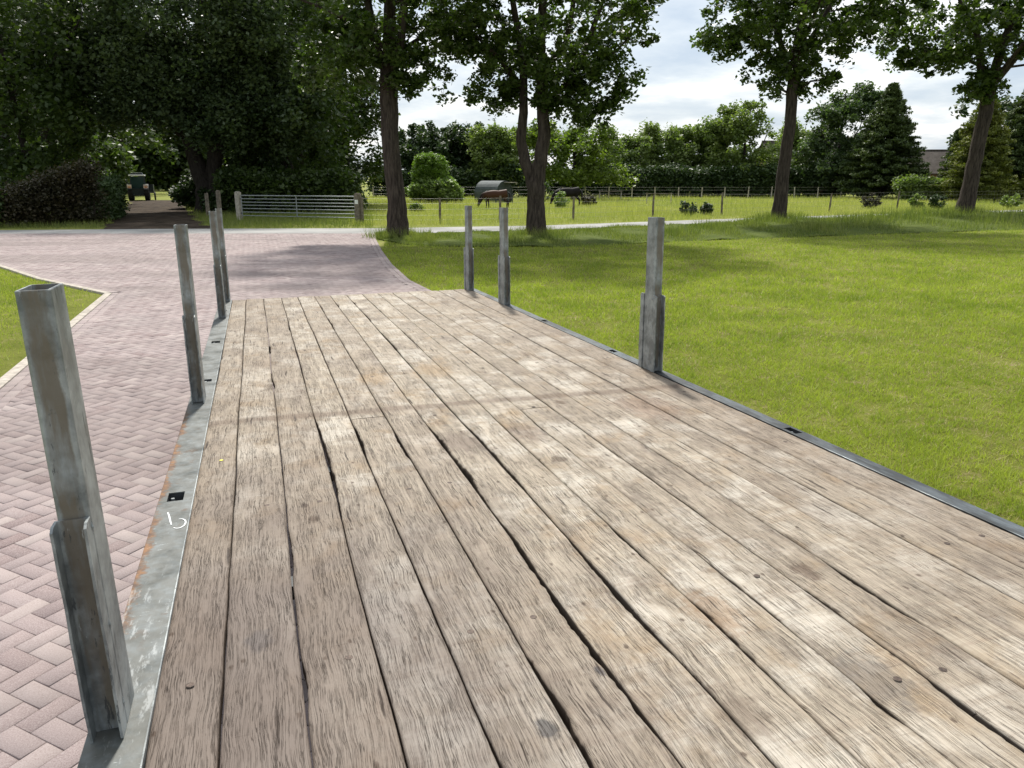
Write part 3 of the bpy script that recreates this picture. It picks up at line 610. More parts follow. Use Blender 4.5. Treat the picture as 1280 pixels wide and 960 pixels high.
P, D = polar(110000, 5, 30, -160, 260); left_poly = [LAT(-2.56, -6), (-7.09, 13.12), (-9.46, 15.07), (-12.24, 17.86), (-16.5, 22.4), (-24, 27.3), (-60, 24.5), (-60, -6)]
k = inside(P[:, :2], left_poly); dk = -((P[:, :2]-kc)@n1); k &= rs.rand(len(P)) < np.clip((dk-.02)/1.5, .08, 1); P, D = P[k], D[k]; n = len(P)
tag(blades('left_lawn_grass', P, rs.uniform(.02, .05, n)*np.clip(D/8, 1, 1.6), .0036*np.clip(D/5, 1, 6), M['blade'], rs, .6), 'patchy green lawn corner left of the brick drive', 'grass')
n = 70000; u = rs.rand(n)**1.15; v = rs.rand(n); Pv = verge_pt(u, v*1.0); Pv[:, 2] -= .02
hv = rs.uniform(.12, .48, n)*(.7+.7*np.sin(u*90)*np.sin(v*7+u*47)); hv = np.where(v < .12, hv*.5, hv)*np.interp(u, [0, .35, .55, .8], [.40, .45, .8, 1.25])*np.where((v > .6) & (u < .55), .55, 1)
tag(blades('verge_grass', Pv, hv*1.0, .020*np.clip(Pv[:, 1]/26, 1, 2), M['tall'], rs, .4), 'tall rough grass on the bank under the avenue trees', 'tall grass')
for q_, (x_, y_) in enumerate([(-3.8, 25.7), (.8, 26.1), (11.55, 33.6), (23.5, 40.4)]):
    n = 900; aa = rs.rand(n)*6.283; rr_ = .36+rs.rand(n)**1.6*.8; Pt = np.stack([x_+np.cos(aa)*rr_, y_+np.sin(aa)*rr_, np.full(n, .05)], -1)
    tag(blades('trunk_tuft', Pt, rs.uniform(.15, .42 if q_ < 2 else .6, n), .016, M['tall'], rs, .5), ('grass tuft round the foot of the straight oak by the driveway', 'grass tuft round the foot of the forked oak', 'tall grass tuft round the foot of the slender oak', 'tall grass tuft round the foot of the rightmost oak')[q_], 'grass')
P, D = polar(150000, 32, 92, 440, 1500)
yfar = np.interp(P[:, 0], [p[0] for p in road_far], [p[1] for p in road_far]); k = (P[:, 1] > yfar+.15) & ~((P[:, 0] < -7.5) & (P[:, 1] < 40)) & (P[:, 1] < 74); P, D = P[k], D[k]; n = len(P)
cl = np.sin(P[:, 0]*.9+np.sin(P[:, 1]*.5)*2)*np.sin(P[:, 1]*.45+P[:, 0]*.3)
tag(blades('meadow_grass', P, rs.uniform(.08, .34, n)*(1+.6*np.clip(cl, -.6, 1)), .012*np.clip(D/30, 1, 4), M['meadow'], rs, .35), 'long yellowish grass across the horse paddock', 'meadow grass')
P, D = polar(45000, 30.4, 52, -200, 470); yf = np.interp(P[:, 0], [p[0] for p in road_far], [p[1] for p in road_far])
trk = TRK
k = (P[:, 1] > yf+.1) & ~inside(P[:, :2], trk); P, D = P[k], D[k]; n = len(P)
tag(blades('roadside_weeds', P, rs.uniform(.08, .32, n), .016*np.clip(D/30, 1, 2), M['tall'], rs, .5), 'green weeds along the shaded left roadside and below the gate', 'weeds')

# ------------------------------------------------------------------ foliage
def leaves(C, rad, per, size, rs, flat=.8, up=.35, long=1.5):
    """clump centres C (N,3), radius per clump -> kite-shaped leaves as quads"""
    n = len(C); m = n*per; c = np.repeat(C, per, 0); rr_ = np.repeat(rad, per)
    g = rs.normal(0, 1, (m, 3)); g /= np.linalg.norm(g, axis=1)[:, None]; g *= (rs.rand(m)**.55*rr_*np.where(rs.rand(m) < .12, 1.3, 1))[:, None]; g[:, 2] *= flat
    p = c+g; nr = rs.normal(0, 1, (m, 3)); nr[:, 2] = np.abs(nr[:, 2])+up*1.5; nr /= np.linalg.norm(nr, axis=1)[:, None]
    a_ = rs.normal(0, 1, (m, 3)); u = np.cross(nr, a_); u /= np.linalg.norm(u, axis=1)[:, None]; v = np.cross(nr, u)
    s = (size*rs.uniform(.6, 1.3, m))[:, None]
    V = np.stack([p-u*s*long*.5, p+v*s*.5-nr*s*.12+u*s*.1, p+u*s*long*.5, p-v*s*.5-nr*s*.12+u*s*.1], 1).reshape(-1, 3)
    return V, np.arange(4*m).reshape(-1, 4), np.repeat(np.clip(rs.normal(.5, .22, n), 0, 1), per)*.6+rs.rand(m)*.4
def clumps(ells, rs, shell=.45):
    out = []
    for cx, cy, cz, rx, ry, rz, n in ells:
        g = rs.normal(0, 1, (n, 3)); g /= np.linalg.norm(g, axis=1)[:, None]; r = (shell+(1-shell)*rs.rand(n)**.7)
        out.append(np.array((cx, cy, cz))+g*r[:, None]*np.array((rx, ry, rz)))
    return np.concatenate(out)
AV = 'avenue oaks on the verge beside the road'
def tree(name, label, cat, base, trunk, limbs, ells, mat, per, size, seed, bark='bark', crad=(.45, .9), group=None, twigs=1, minz=.4, shell=.45, flat=.8, sides=10, segs=None):
    rs = np.random.RandomState(seed); x, y = base
    if group == AV:        # avenue oaks: crown base a little lower, stems slimmer, crown of many small leafy sprays
        zz = lambda z: z if z < 2 else 2+(z-2)*.9
        trunk = [(p[0], p[1], zz(p[2]), p[3]*.86) for p in trunk]; limbs = [[(p[0], p[1], zz(p[2]), p[3]*.82) for p in l] for l in limbs]
        ells = [(a_[0], a_[1], zz(a_[2]), a_[3], a_[4], a_[5]*.95, int(a_[6]*1.3)) for a_ in ells]
    t = empty(name, (x, y, 0), label, cat, group); skel = []
    mb = MB()
    def path(P, first=False):       # P: (dx,dy,z,r)
        Q = []
        for a_, b_ in zip(P[:-1], P[1:]):
            for q in range(4):
                f = q/4; Q.append([a_[k]*(1-f)+b_[k]*f for k in range(4)])
        Q.append(list(P[-1]))
        for i, q in enumerate(Q):
            if 0 < i: q[0] += rs.normal(0, q[3]*.05); q[1] += rs.normal(0, q[3]*.05)
            skel.append(q)
        mb.tube([q[:3] for q in Q], [q[3] for q in Q], sides)
    if trunk[0][2] <= 0: trunk = [(trunk[0][0], trunk[0][1], -.15, trunk[0][3]*1.35), (trunk[0][0], trunk[0][1], .25, trunk[0][3]*1.1)]+list(trunk[1:])
    path(trunk)
    for l in limbs: path(l)
    C = clumps(ells, rs, shell); C = C[C[:, 2] > minz]
    if twigs:
        S = np.array(skel); hi = S[S[:, 2] > np.max(S[:, 2])*.25]; N_ = hi.copy(); T_ = C[::twigs]
        d0 = np.array([np.min(np.linalg.norm(hi[:, :3]-c, axis=1)) for c in T_])
        for c in T_[np.argsort(d0)]:
            dd = np.linalg.norm(N_[:, :3]-c, axis=1)+np.maximum(0, N_[:, 2]-c[2])*.5+(N_[:, 3] < .012)*.15; q = N_[np.argmin(dd)]
            p0 = Vector(q[:3]); p1 = Vector(c); L = (p1-p0).length; mid = (p0+p1)/2+Vector((rs.normal(0, .08), rs.normal(0, .08), .04+rs.normal(0, .06)))*L
            r0 = min(q[3]*.7, .012+.016*L); mb.tube([p0, mid, p1], [r0, r0*.75, max(r0*.5, .007)], 5, cap=False)
            N_ = np.vstack([N_, [[mid.x, mid.y, mid.z, r0*.75], [p1.x, p1.y, p1.z, max(r0*.5, .007)]]])
    mb.build('trunk', M[bark], t, smooth=True)
    rad = rs.uniform(crad[0], crad[1], len(C)); V, Fc, T = leaves(C, rad, per, size, rs, flat)
    k = V.reshape(-1, 4, 3)[:, :, 2].min(1) > .05
    Fc = Fc[k]; T = T[k]
    npmesh('crown', V, Fc, M[mat], t, attr=T)
    return t
tree('oak_tree', 'single straight trunk oak on the verge nearest the brick driveway', 'tree', (-3.8, 25.7),
     [(0, 0, 0, .40), (0, 0, 1.2, .345), (-.12, .05, 3.2, .32), (-.12, 0, 5.0, .34), (-.05, 0, 6.0, .26), (.1, 0, 9, .17), (.2, .2, 12, .08)],
     [[(-.12, 0, 5.3, .2), (-.5, .1, 6.6, .16), (-.75, 0, 8.6, .12), (-1.6, .2, 11, .05)], [(-.1, 0, 5.2, .2), (.35, -.2, 6.4, .16), (.6, -.3, 8.4, .12), (1.6, -.6, 11, .05)],
      [(0, 0, 6, .1), (1.2, .5, 6.9, .07), (2.4, .6, 7.4, .03)], [(0, 0, 6.2, .1), (-1.4, -.5, 7.2, .07), (-2.8, -.6, 7.8, .03)], [(0, 0, 7, .1), (.2, -1.6, 8, .06), (.4, -3, 8.8, .03)]],
     [(0, 0, 10.3, 4.3, 4.2, 3.6, 190), (0, 0, 7.0, 2.6, 2.4, 1.4, 60), (-.3, -.2, 5.8, 1.1, .9, 1.1, 22), (1.05, 0, 5.2, .75, .6, 1.0, 14), (-1.8, 0, 5.9, 1.3, 1.2, 1.4, 34), (1.9, 0, 6.6, 1, .9, .8, 14)], 'oak', 62, .115, 21, crad=(.18, .50), group=AV)
tree('oak_tree', 'oak whose trunk forks low into two stems, second along the verge', 'tree', (.8, 26.1),
     [(0, 0, 0, .38), (.0, 0, 1.2, .34), (-.03, 0, 1.75, .36), (.12, 0, 2.5, .27), (.26, 0, 3.4, .25), (.18, 0, 4.6, .22), (.1, 0, 6.5, .19), (.25, 0, 9, .13), (.3, 0, 12.5, .05)],
     [[(-.08, 0, 1.6, .22), (-.36, 0, 2.5, .23), (-.52, 0, 3.3, .20), (-.42, .02, 4.2, .18), (-.45, 0, 6, .15), (-.9, 0, 8.5, .1), (-1.6, .2, 11.5, .04)],
      [(.15, 0, 4.4, .15), (.9, 0, 5.1, .13), (1.5, -.1, 6.2, .11), (2.0, -.3, 7.8, .08), (3.1, -.4, 9.4, .04)], [(.1, 0, 5.4, .14), (.9, -.4, 6.5, .11), (1.2, -.8, 8.5, .07)],
      [(-.45, 0, 5, .12), (-1.2, -.1, 6.0, .09), (-2.1, -.2, 6.9, .05)], [(.8, 0, 5.1, .09), (1.9, .2, 5.6, .07), (2.9, .2, 6.7, .04)], [(-.4, 0, 4.6, .1), (-.5, .9, 6, .08), (-.6, 2.2, 7.5, .04)]],
     [(.3, 0, 10.2, 4.8, 4.2, 3.9, 200), (.3, 0, 7.0, 3.7, 2.6, 1.8, 125), (.5, 0, 5.1, 1.8, 1.3, .9, 36), (1.5, -.1, 4.4, 1.2, .9, .8, 24), (2.4, 0, 5.6, 1.2, .9, .8, 20), (-1.5, 0, 4.9, .9, .7, .7, 16)], 'oak', 62, .115, 22, crad=(.18, .50), group=AV)
tree('oak_tree', 'slender leaning oak in mid verge with sky on both sides of its trunk', 'tree', (11.55, 33.6),
     [(0, 0, 0, .36), (.0, 0, 1.2, .33), (.02, 0, 2.6, .30), (.1, 0, 4.3, .27), (.08, 0, 6.2, .27), (.1, 0, 7.4, .25), (.3, 0, 10, .16), (.4, 0, 14, .06)],
     [[(.08, 0, 6.2, .16), (-.5, 0, 7.6, .14), (-1.2, .1, 9.6, .10), (-2.4, .2, 12, .04)], [(.1, 0, 6.9, .17), (.9, 0, 8.5, .13), (2.1, 0, 11, .08), (2.8, 0, 13, .04)], [(.1, 0, 7, .1), (.1, -1.3, 8.4, .08), (.1, -3, 10, .03)],
      [(.08, 0, 5.6, .07), (-.5, 0, 5.9, .05), (-1.2, 0, 5.8, .02)], [(.08, 0, 5.6, .07), (.8, 0, 6.2, .05), (1.8, 0, 6.3, .02)]],
     [(.3, 0, 12.2, 5.0, 4.8, 4.4, 210), (.1, 0, 8.7, 3.6, 2.8, 1.9, 95), (-.9, 0, 6.6, 1.5, 1.0, 1.0, 20), (.9, 0, 6.3, .9, .9, .8, 16), (-2.9, 0, 8.0, 1.1, .9, .7, 16), (2.9, 0, 8.6, 1.4, 1.1, 1.2, 22), (4.6, 0, 9.4, 1.0, 1, .7, 9)], 'oak', 56, .14, 23, crad=(.2, .58), group=AV)
tree('oak_tree', 'oak at the right end of the verge with a thick right leaning trunk', 'tree', (23.5, 40.4),
     [(0, 0, 0, .5), (.05, 0, 1.2, .44), (.12, 0, 3.0, .40), (.2, 0, 4.6, .38), (.3, 0, 6.4, .36), (.4, 0, 7.6, .26), (.8, 0, 10, .18), (1.6, 0, 14, .06)],
     [[(.3, 0, 6.2, .24), (-.3, 0, 7.6, .20), (-.7, 0, 9.4, .14), (-2.4, 0, 12, .05)], [(.35, 0, 6.7, .2), (1.6, 0, 8.6, .15), (3.2, 0, 10.6, .09), (4.3, 0, 13, .04)], [(0, 0, 7.7, .12), (-1.6, 0, 8.4, .09), (-3.2, 0, 8.6, .04)], [(.6, 0, 7.7, .08), (2.6, 0, 8.0, .06), (4.2, 0, 7.6, .02)], [(.4, 0, 7, .15), (.6, -2, 9, .09), (1, -4, 11, .04)]],
     [(.9, 0, 13.8, 6.0, 5.6, 4.6, 230), (.8, 0, 9.6, 4.6, 3.4, 1.7, 120), (-.2, 0, 6.8, 1.2, 1.0, .9, 22), (-3.0, 0, 8.3, 1.8, 1.2, .9, 28), (-4.8, 0, 9.2, 1.2, 1, .8, 12), (3.3, 0, 8.2, 1.3, 1.1, .8, 16)], 'oak', 56, .16, 24, crad=(.22, .66), group=AV)

# --- dark wood on the left
WD = 'trees of the dark wood left of the track'
tree('ash_tree', 'huge spreading dark tree with several stems overhanging the dirt track', 'tree', (-17.2, 44.5),
     [(0, 0, 0, .75), (-.2, 0, 1.5, .55), (-.9, 0, 4.2, .36), (-2.0, 0, 7, .36), (-3.4, 0, 11, .2), (-4, 0, 16, .08)],
     [[(.2, 0, .3, .55), (.5, 0, 3, .38), (.7, .2, 7, .36), (.6, 0, 13, .2), (1, 0, 17, .07)], [(.2, 0, 2, .4), (1.8, 0, 6, .3), (4, 0, 10, .18), (5.5, 0, 13, .06)], [(-.8, 0, 4, .35), (-3.2, -.5, 6.5, .24), (-6, -1, 8.5, .12), (-8, -1, 9.5, .05)], [(.6, 0, 5, .25), (2.5, -1.8, 7.6, .16), (4, -3, 9, .06)]],
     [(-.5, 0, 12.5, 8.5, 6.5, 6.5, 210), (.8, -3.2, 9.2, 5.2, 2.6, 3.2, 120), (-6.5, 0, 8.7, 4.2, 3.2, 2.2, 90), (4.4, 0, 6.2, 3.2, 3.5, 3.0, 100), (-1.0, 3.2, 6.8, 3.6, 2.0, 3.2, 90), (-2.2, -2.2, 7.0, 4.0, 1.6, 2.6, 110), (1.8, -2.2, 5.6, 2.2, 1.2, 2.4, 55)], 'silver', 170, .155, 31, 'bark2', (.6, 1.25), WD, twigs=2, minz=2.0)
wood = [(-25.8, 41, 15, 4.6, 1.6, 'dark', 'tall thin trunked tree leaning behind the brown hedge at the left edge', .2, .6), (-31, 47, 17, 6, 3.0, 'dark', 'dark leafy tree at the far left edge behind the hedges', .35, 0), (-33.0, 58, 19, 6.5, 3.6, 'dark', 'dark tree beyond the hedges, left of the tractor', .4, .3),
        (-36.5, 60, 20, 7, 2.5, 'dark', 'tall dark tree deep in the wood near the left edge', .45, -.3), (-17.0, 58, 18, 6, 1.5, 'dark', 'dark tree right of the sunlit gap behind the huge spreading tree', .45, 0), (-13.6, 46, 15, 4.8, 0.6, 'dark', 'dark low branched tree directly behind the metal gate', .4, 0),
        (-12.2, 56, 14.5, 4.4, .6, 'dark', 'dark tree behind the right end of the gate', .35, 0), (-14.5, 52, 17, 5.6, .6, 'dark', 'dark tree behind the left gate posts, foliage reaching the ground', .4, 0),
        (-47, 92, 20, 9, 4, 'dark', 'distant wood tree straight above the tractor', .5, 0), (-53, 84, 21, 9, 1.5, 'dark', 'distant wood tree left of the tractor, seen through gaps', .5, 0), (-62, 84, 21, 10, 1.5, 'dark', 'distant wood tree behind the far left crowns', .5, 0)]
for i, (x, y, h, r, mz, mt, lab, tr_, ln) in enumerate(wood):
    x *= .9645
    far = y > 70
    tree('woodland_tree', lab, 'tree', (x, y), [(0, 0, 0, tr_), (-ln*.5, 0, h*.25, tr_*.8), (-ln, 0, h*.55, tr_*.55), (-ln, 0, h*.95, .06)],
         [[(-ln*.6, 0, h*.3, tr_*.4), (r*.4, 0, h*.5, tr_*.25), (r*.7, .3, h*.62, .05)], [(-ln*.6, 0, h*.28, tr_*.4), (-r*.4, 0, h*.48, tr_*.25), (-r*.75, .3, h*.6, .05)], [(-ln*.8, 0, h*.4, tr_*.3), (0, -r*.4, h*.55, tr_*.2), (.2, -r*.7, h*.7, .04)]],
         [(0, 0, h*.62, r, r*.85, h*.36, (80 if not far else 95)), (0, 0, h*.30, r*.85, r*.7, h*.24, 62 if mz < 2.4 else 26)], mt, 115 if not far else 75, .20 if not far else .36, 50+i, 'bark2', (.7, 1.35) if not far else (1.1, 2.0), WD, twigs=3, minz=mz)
# understorey masses
def shrub(name, label, cat, base, ells, mat, per, size, seed, crad=(.2, .4), stem=True, group=None, shell=.5):
    t = empty(name, (base[0], base[1], 0), label, cat, group); rs = np.random.RandomState(seed); C = clumps(ells, rs, shell); C = C[C[:, 2] > .1]
    V, Fc, T = leaves(C, rs.uniform(*crad, len(C)), per, size, rs, .9)
    k = V.reshape(-1, 4, 3)[:, :, 2].min(1) > .01; npmesh('foliage', V, Fc[k], M[mat], t, attr=T[k])
    if stem:
        mb = MB(); zt = max(e[2] for e in ells)
        for q in range(5): c = C[rs.randint(len(C))]; mb.tube([(rs.normal(0, .08), rs.normal(0, .08), -.05), (c[0]*.4, c[1]*.4, c[2]*.5), tuple(c)], [.03+.01*zt, .02+.006*zt, .008], 5)
        mb.build('stem', M['bark2'], t)
    return t
def hedge(name, label, cat, p0, p1, h, th, mat, n, per, size, seed, crad=(.25, .45), group=None, top=.12):
    p0 = np.array(p0, float); p1 = np.array(p1, float); mid = (p0+p1)/2; t = empty(name, (mid[0], mid[1], 0), label, cat, group); rs = np.random.RandomState(seed)
    u = rs.rand(n); dd = p1-p0; L = np.hypot(*dd); nn = np.array((dd[1], -dd[0]))/L; hh = h*(1+top*vnoise(u*L, seed, .5)+top*.6*vnoise(u*L, seed+1, 1.7))
    C = np.stack([p0[0]+dd[0]*u+nn[0]*rs.uniform(-th/2, th/2, n)-mid[0], p0[1]+dd[1]*u+nn[1]*rs.uniform(-th/2, th/2, n)-mid[1], .15+rs.rand(n)**.8*(hh-.3)], -1)
    V, Fc, T = leaves(C, rs.uniform(*crad, n), per, size, rs, .9); k = V.reshape(-1, 4, 3)[:, :, 2].min(1) > .01
    npmesh('foliage', V, Fc[k], M[mat], t, attr=T[k])
    mb = MB()
    for q in np.arange(.3, L, .9):
        c = p0+dd*q/L-mid; mb.tube([(c[0], c[1], -.05), (c[0]+rs.normal(0, .1), c[1]+rs.normal(0, .1), h*.5), (c[0]+rs.normal(0, .2), c[1]+rs.normal(0, .2), h*.85)], [.05, .035, .01], 5)
    mb.build('stem', M['bark2'], t); return t
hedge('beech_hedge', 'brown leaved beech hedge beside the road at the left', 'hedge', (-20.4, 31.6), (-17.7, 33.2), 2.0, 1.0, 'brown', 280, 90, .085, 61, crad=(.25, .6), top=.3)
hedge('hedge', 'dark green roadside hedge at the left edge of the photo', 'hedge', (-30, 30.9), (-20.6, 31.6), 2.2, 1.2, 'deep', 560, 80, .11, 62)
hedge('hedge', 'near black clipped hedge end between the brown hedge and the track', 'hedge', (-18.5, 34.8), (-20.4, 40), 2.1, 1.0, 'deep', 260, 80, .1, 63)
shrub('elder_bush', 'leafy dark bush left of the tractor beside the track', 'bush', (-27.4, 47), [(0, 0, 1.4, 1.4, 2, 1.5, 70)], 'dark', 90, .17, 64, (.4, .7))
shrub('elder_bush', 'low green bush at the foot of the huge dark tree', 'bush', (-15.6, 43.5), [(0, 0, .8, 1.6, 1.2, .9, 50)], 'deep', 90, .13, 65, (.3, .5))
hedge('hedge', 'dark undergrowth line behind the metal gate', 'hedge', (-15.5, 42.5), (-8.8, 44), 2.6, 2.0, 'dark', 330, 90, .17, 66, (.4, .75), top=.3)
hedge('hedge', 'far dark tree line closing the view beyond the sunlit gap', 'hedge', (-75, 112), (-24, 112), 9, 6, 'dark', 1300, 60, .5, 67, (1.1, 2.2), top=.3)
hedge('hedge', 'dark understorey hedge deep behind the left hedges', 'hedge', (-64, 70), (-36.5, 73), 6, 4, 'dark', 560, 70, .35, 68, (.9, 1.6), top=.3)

shrub('elder_bush', 'dark bush pressed close on the left side of the tractor', 'bush', (-34.8, 66.5), [(0, 0, 1.2, 1.1, 1.6, 1.3, 70)], 'dark', 90, .17, 69, (.35, .6))
shrub('elder_bush', 'dark bush between the hedges and the track, halfway to the tractor', 'bush', (-27.8, 52), [(0, 0, 1.1, 1.0, 2.4, 1.1, 80)], 'dark', 90, .17, 70, (.35, .6))
shrub('elder_bush', 'dark leafy bush at the right edge of the dirt track before the sunlit gap', 'bush', (-19.8, 50), [(0, 0, 1.0, 1.5, 2.2, 1.1, 80)], 'deep', 90, .16, 71, (.35, .6))
# --- far side of the paddock
def X(px, D): return (px-640)/F_PX*D*.9645
def Zt(py, D): return 2+math.tan(math.atan((480-py)/F_PX)-math.atan(260/F_PX))*D
far = [(528, 148, 82, 80, 'deep', 'dark round tree above the green bush, left of two', .0), (584, 146, 84, 75, 'deep', 'dark round tree behind the tin shelter, right of two', .0), (621, 152, 80, 56, 'mid', 'mid green tree just left of the forked oak, behind the shelter', .0),
       (717, 150, 69, 112, 'pale', 'pale yellow green paddock tree with a thin visible trunk by the dark horse', 1.5), (778, 168, 80, 62, 'mid', 'small loose green tree behind the paddock, right of the pale tree', .5),
       (835, 156, 82, 66, 'mid', 'tufted green tree behind the back hedge, below the open sky', .6), (880, 154, 83, 62, 'mid', 'lower green tree between two taller ones above the back hedge', .6), (928, 128, 80, 92, 'mid', 'tallest loose green tree of the back row, left of the slender oak', .6),
       (1000, 150, 84, 60, 'mid', 'green tree just right of the slender oak, before the long roof', .6), (1045, 100, 77, 88, 'silver2', 'tall airy grey green tree beside the dark conifer', .8)]
M['silver2'] = leafmat('airy_leaf', (.045, .075, .03), (.10, .14, .06), .3, .5, .3)
for i, (px, ty, D, wp, mt, lab, lo) in enumerate(far):
    h = Zt(ty, D); r = wp/2/F_PX*D; x = X(px, D); loose = mt in ('mid', 'silver2', 'pale')
    es = [(0, 0, h*.60, r*.95, r*.9, h*.36, 70 if loose else 110), (0, 0, h*.32, r*1.02, r*.9, h*.28, 60)]
    if loose: rr2 = random.Random(i); es = [(0, 0, h*.50, r*1.15, r*.9, h*.34, 85), (0, 0, h*.28, r*1.3, r, h*.28, 80)]+[(rr2.uniform(-.9, .9)*r, rr2.uniform(-.4, .4)*r, h*rr2.uniform(.66, .90), r*.36, r*.36, h*.11, 11) for q in range(8)]
    tree('field_tree', lab, 'tree', (x, D), [(0, 0, 0, .2), (.1, 0, h*.3, .16), (0, 0, h*.6, .10), (.1, 0, h*.92, .03)], [[(.05, 0, h*.3, .1), (r*.5, 0, h*.6, .05), (r*.6, 0, h*.75, .02)], [(.05, 0, h*.28, .1), (-r*.5, 0, h*.55, .05), (-r*.6, 0, h*.75, .02)]],
         es, mt, 90, .20 if loose else .24, 80+i, 'bark2', (.45, .9), 'trees beyond the horse paddock', twigs=2, minz=max(.3, lo), shell=.3)
hedge('hedge', 'long dark hedge along the back fence of the paddock', 'hedge', (6.5, 77), (36.5, 77.5), 3.0, 2.0, 'deep', 900, 75, .2, 90, (.45, .85), top=.15)
hedge('hedge', 'dark hedge at the far left back of the paddock behind the shelter', 'hedge', (-14, 79), (6.5, 79), 2.6, 2.0, 'deep', 520, 70, .2, 91, (.45, .8), top=.15)
hedge('hedge', 'bright green hedge in front of the tiled roofs', 'hedge', (32.6, 66), (38.6, 66.5), 2.1, 2.0, 'mid', 240, 90, .16, 92, (.35, .65), top=.15)
hedge('hedge', 'olive hedge right of the last oak behind the fence', 'hedge', (39.2, 64), (58, 66), 1.7, 1.6, 'thuja', 420, 80, .16, 93, (.3, .6), top=.15)
hedge('hedge', 'distant tree belt far right of the paddock, beyond the conifers', 'hedge', (52, 92), (170, 128), 8, 6, 'deep', 900, 60, .5, 94, (1.2, 2.4), top=.3)
# conifers: whorled sprays
def conifer(name, label, x, y, h, r, mat, seed, dens=1.0, power=1.0, droop=.25):
    t = empty(name, (x, y, 0), label, 'conifer', 'evergreen conifers behind the paddock'); rs = np.random.RandomState(seed)
    mb = MB(); mb.tube([(0, 0, -.1), (0, 0, h*.5), (0, 0, h*.97)], [.22, .13, .02], 8); C = []; Q = []
    n = int(300*dens)
    for i in range(n):
        z = h*(.04+.94*(i/n)**.9); R0 = r*(1-z/h)**power*(.78+.34*rs.rand())*(1 if z > h*.12 else .9); a_ = rs.rand()*2*math.pi
        L = max(R0, .15); tip = Vector((math.cos(a_)*L, math.sin(a_)*L, z-droop*L*.4+L*.12)); mb.tube([(0, 0, z), tip*.6+Vector((0, 0, z*.4-.05)), tip], [.03, .018, .005], 4, cap=False)
        for q in np.arange(.3, 1.01, .35/max(.6, L)): C.append((tip.x*q, tip.y*q, z+(tip.z-z)*q)); Q.append(.14+.20*(1.15-q)*min(1, L/1.5)+.06)
    C = np.array(C); V, Fc, T = leaves(C, np.array(Q)*1.15, 30, .11*(h/10)**.5, rs, .5, .2, 2.6)
    mb.build('trunk', M['bark2'], t); npmesh('crown', V, Fc, M[mat], t, attr=T); return t
conifer('conifer_tree', 'broad dark pointed conifer standing against the sky left of the roofs', X(1103, 72), 72, Zt(102, 72), 4.6, 'conif', 101, 1.7, .82)
conifer('conifer_tree', 'golden green conifer right behind the last oak trunk', X(1222, 63), 63, Zt(118, 63), 3.0, 'thuja', 102, 1.2, .6)
conifer('conifer_tree', 'dark conifer cut by the right edge of the photo', X(1272, 66), 66, Zt(108, 66), 3.3, 'conif', 103, 1.2, .6)
conifer('conifer_tree', 'small dark conifer peeking out left of the last oak trunk', X(1192, 70), 70, Zt(160, 70), 1.9, 'conif', 104, .7, .7)
# two-storey rounded bush in the paddock
shrub('round_bush', 'large rounded bright green bush in the paddock with a domed top', 'bush', (X(538, 62), 62), [(0, 0, 2.2, 1.35, 1.3, 1.4, 130), (-.3, 0, 3.2, .8, .8, .55, 30), (.5, 0, 2.9, .8, .7, .6, 26), (.1, 0, 1.5, 1.6, 1.3, .7, 50)], 'bushl', 170, .08, 110, (.18, .42), shell=.7)
shrub('climber_mound', 'light leafed climber mound spread round the base of the domed bush', 'bush', (X(542, 60.9), 60.9), [(0, .3, .95, 2.2, 1.6, .85, 150), (1.2, 0, .55, 1.0, .9, .6, 40)], 'ivy', 110, .13, 111, (.2, .4), shell=.7)
for i, (px, D, r, h, mt, lab) in enumerate([(862, 40.5, .42, .75, 'deep', 'dark leafy thistle bush near the fence, above the front right stake'), (886, 41.2, .28, .6, 'deep', 'smaller dark weed just right of the thistle bush'), (1150, 47.5, .5, .95, 'mid', 'leafy bush by the fence between conifer and last oak'),
        (1178, 47, .45, 1.0, 'deep', 'dark bush pressed against the left of the last oak'), (1092, 50, .55, .9, 'brown', 'reddish brown weed patch in the paddock below the conifer'), (703, 50.5, .45, 1.0, 'ivy', 'pale yellow green weed in front of the dark horse'), (1268, 50, .6, .9, 'mid', 'round shrub by the fence at the right edge'),
        (520, 45, .35, .45, 'mid', 'low dock weed in the paddock left of the first fence post'), (736, 54, .6, .7, 'brown', 'brown weed heap in the paddock right of the dark horse'), (680, 58, .8, 1.7, 'silver2', 'greyish shrub close behind the forked oak trunk')]):
    shrub('weed_clump', lab, 'weed', (X(px, D), D), [(0, 0, h*.5, r, r, h*.5, 22)], mt, 55, .085, 120+i, (.12, .24), group='weeds and shrubs in the paddock')

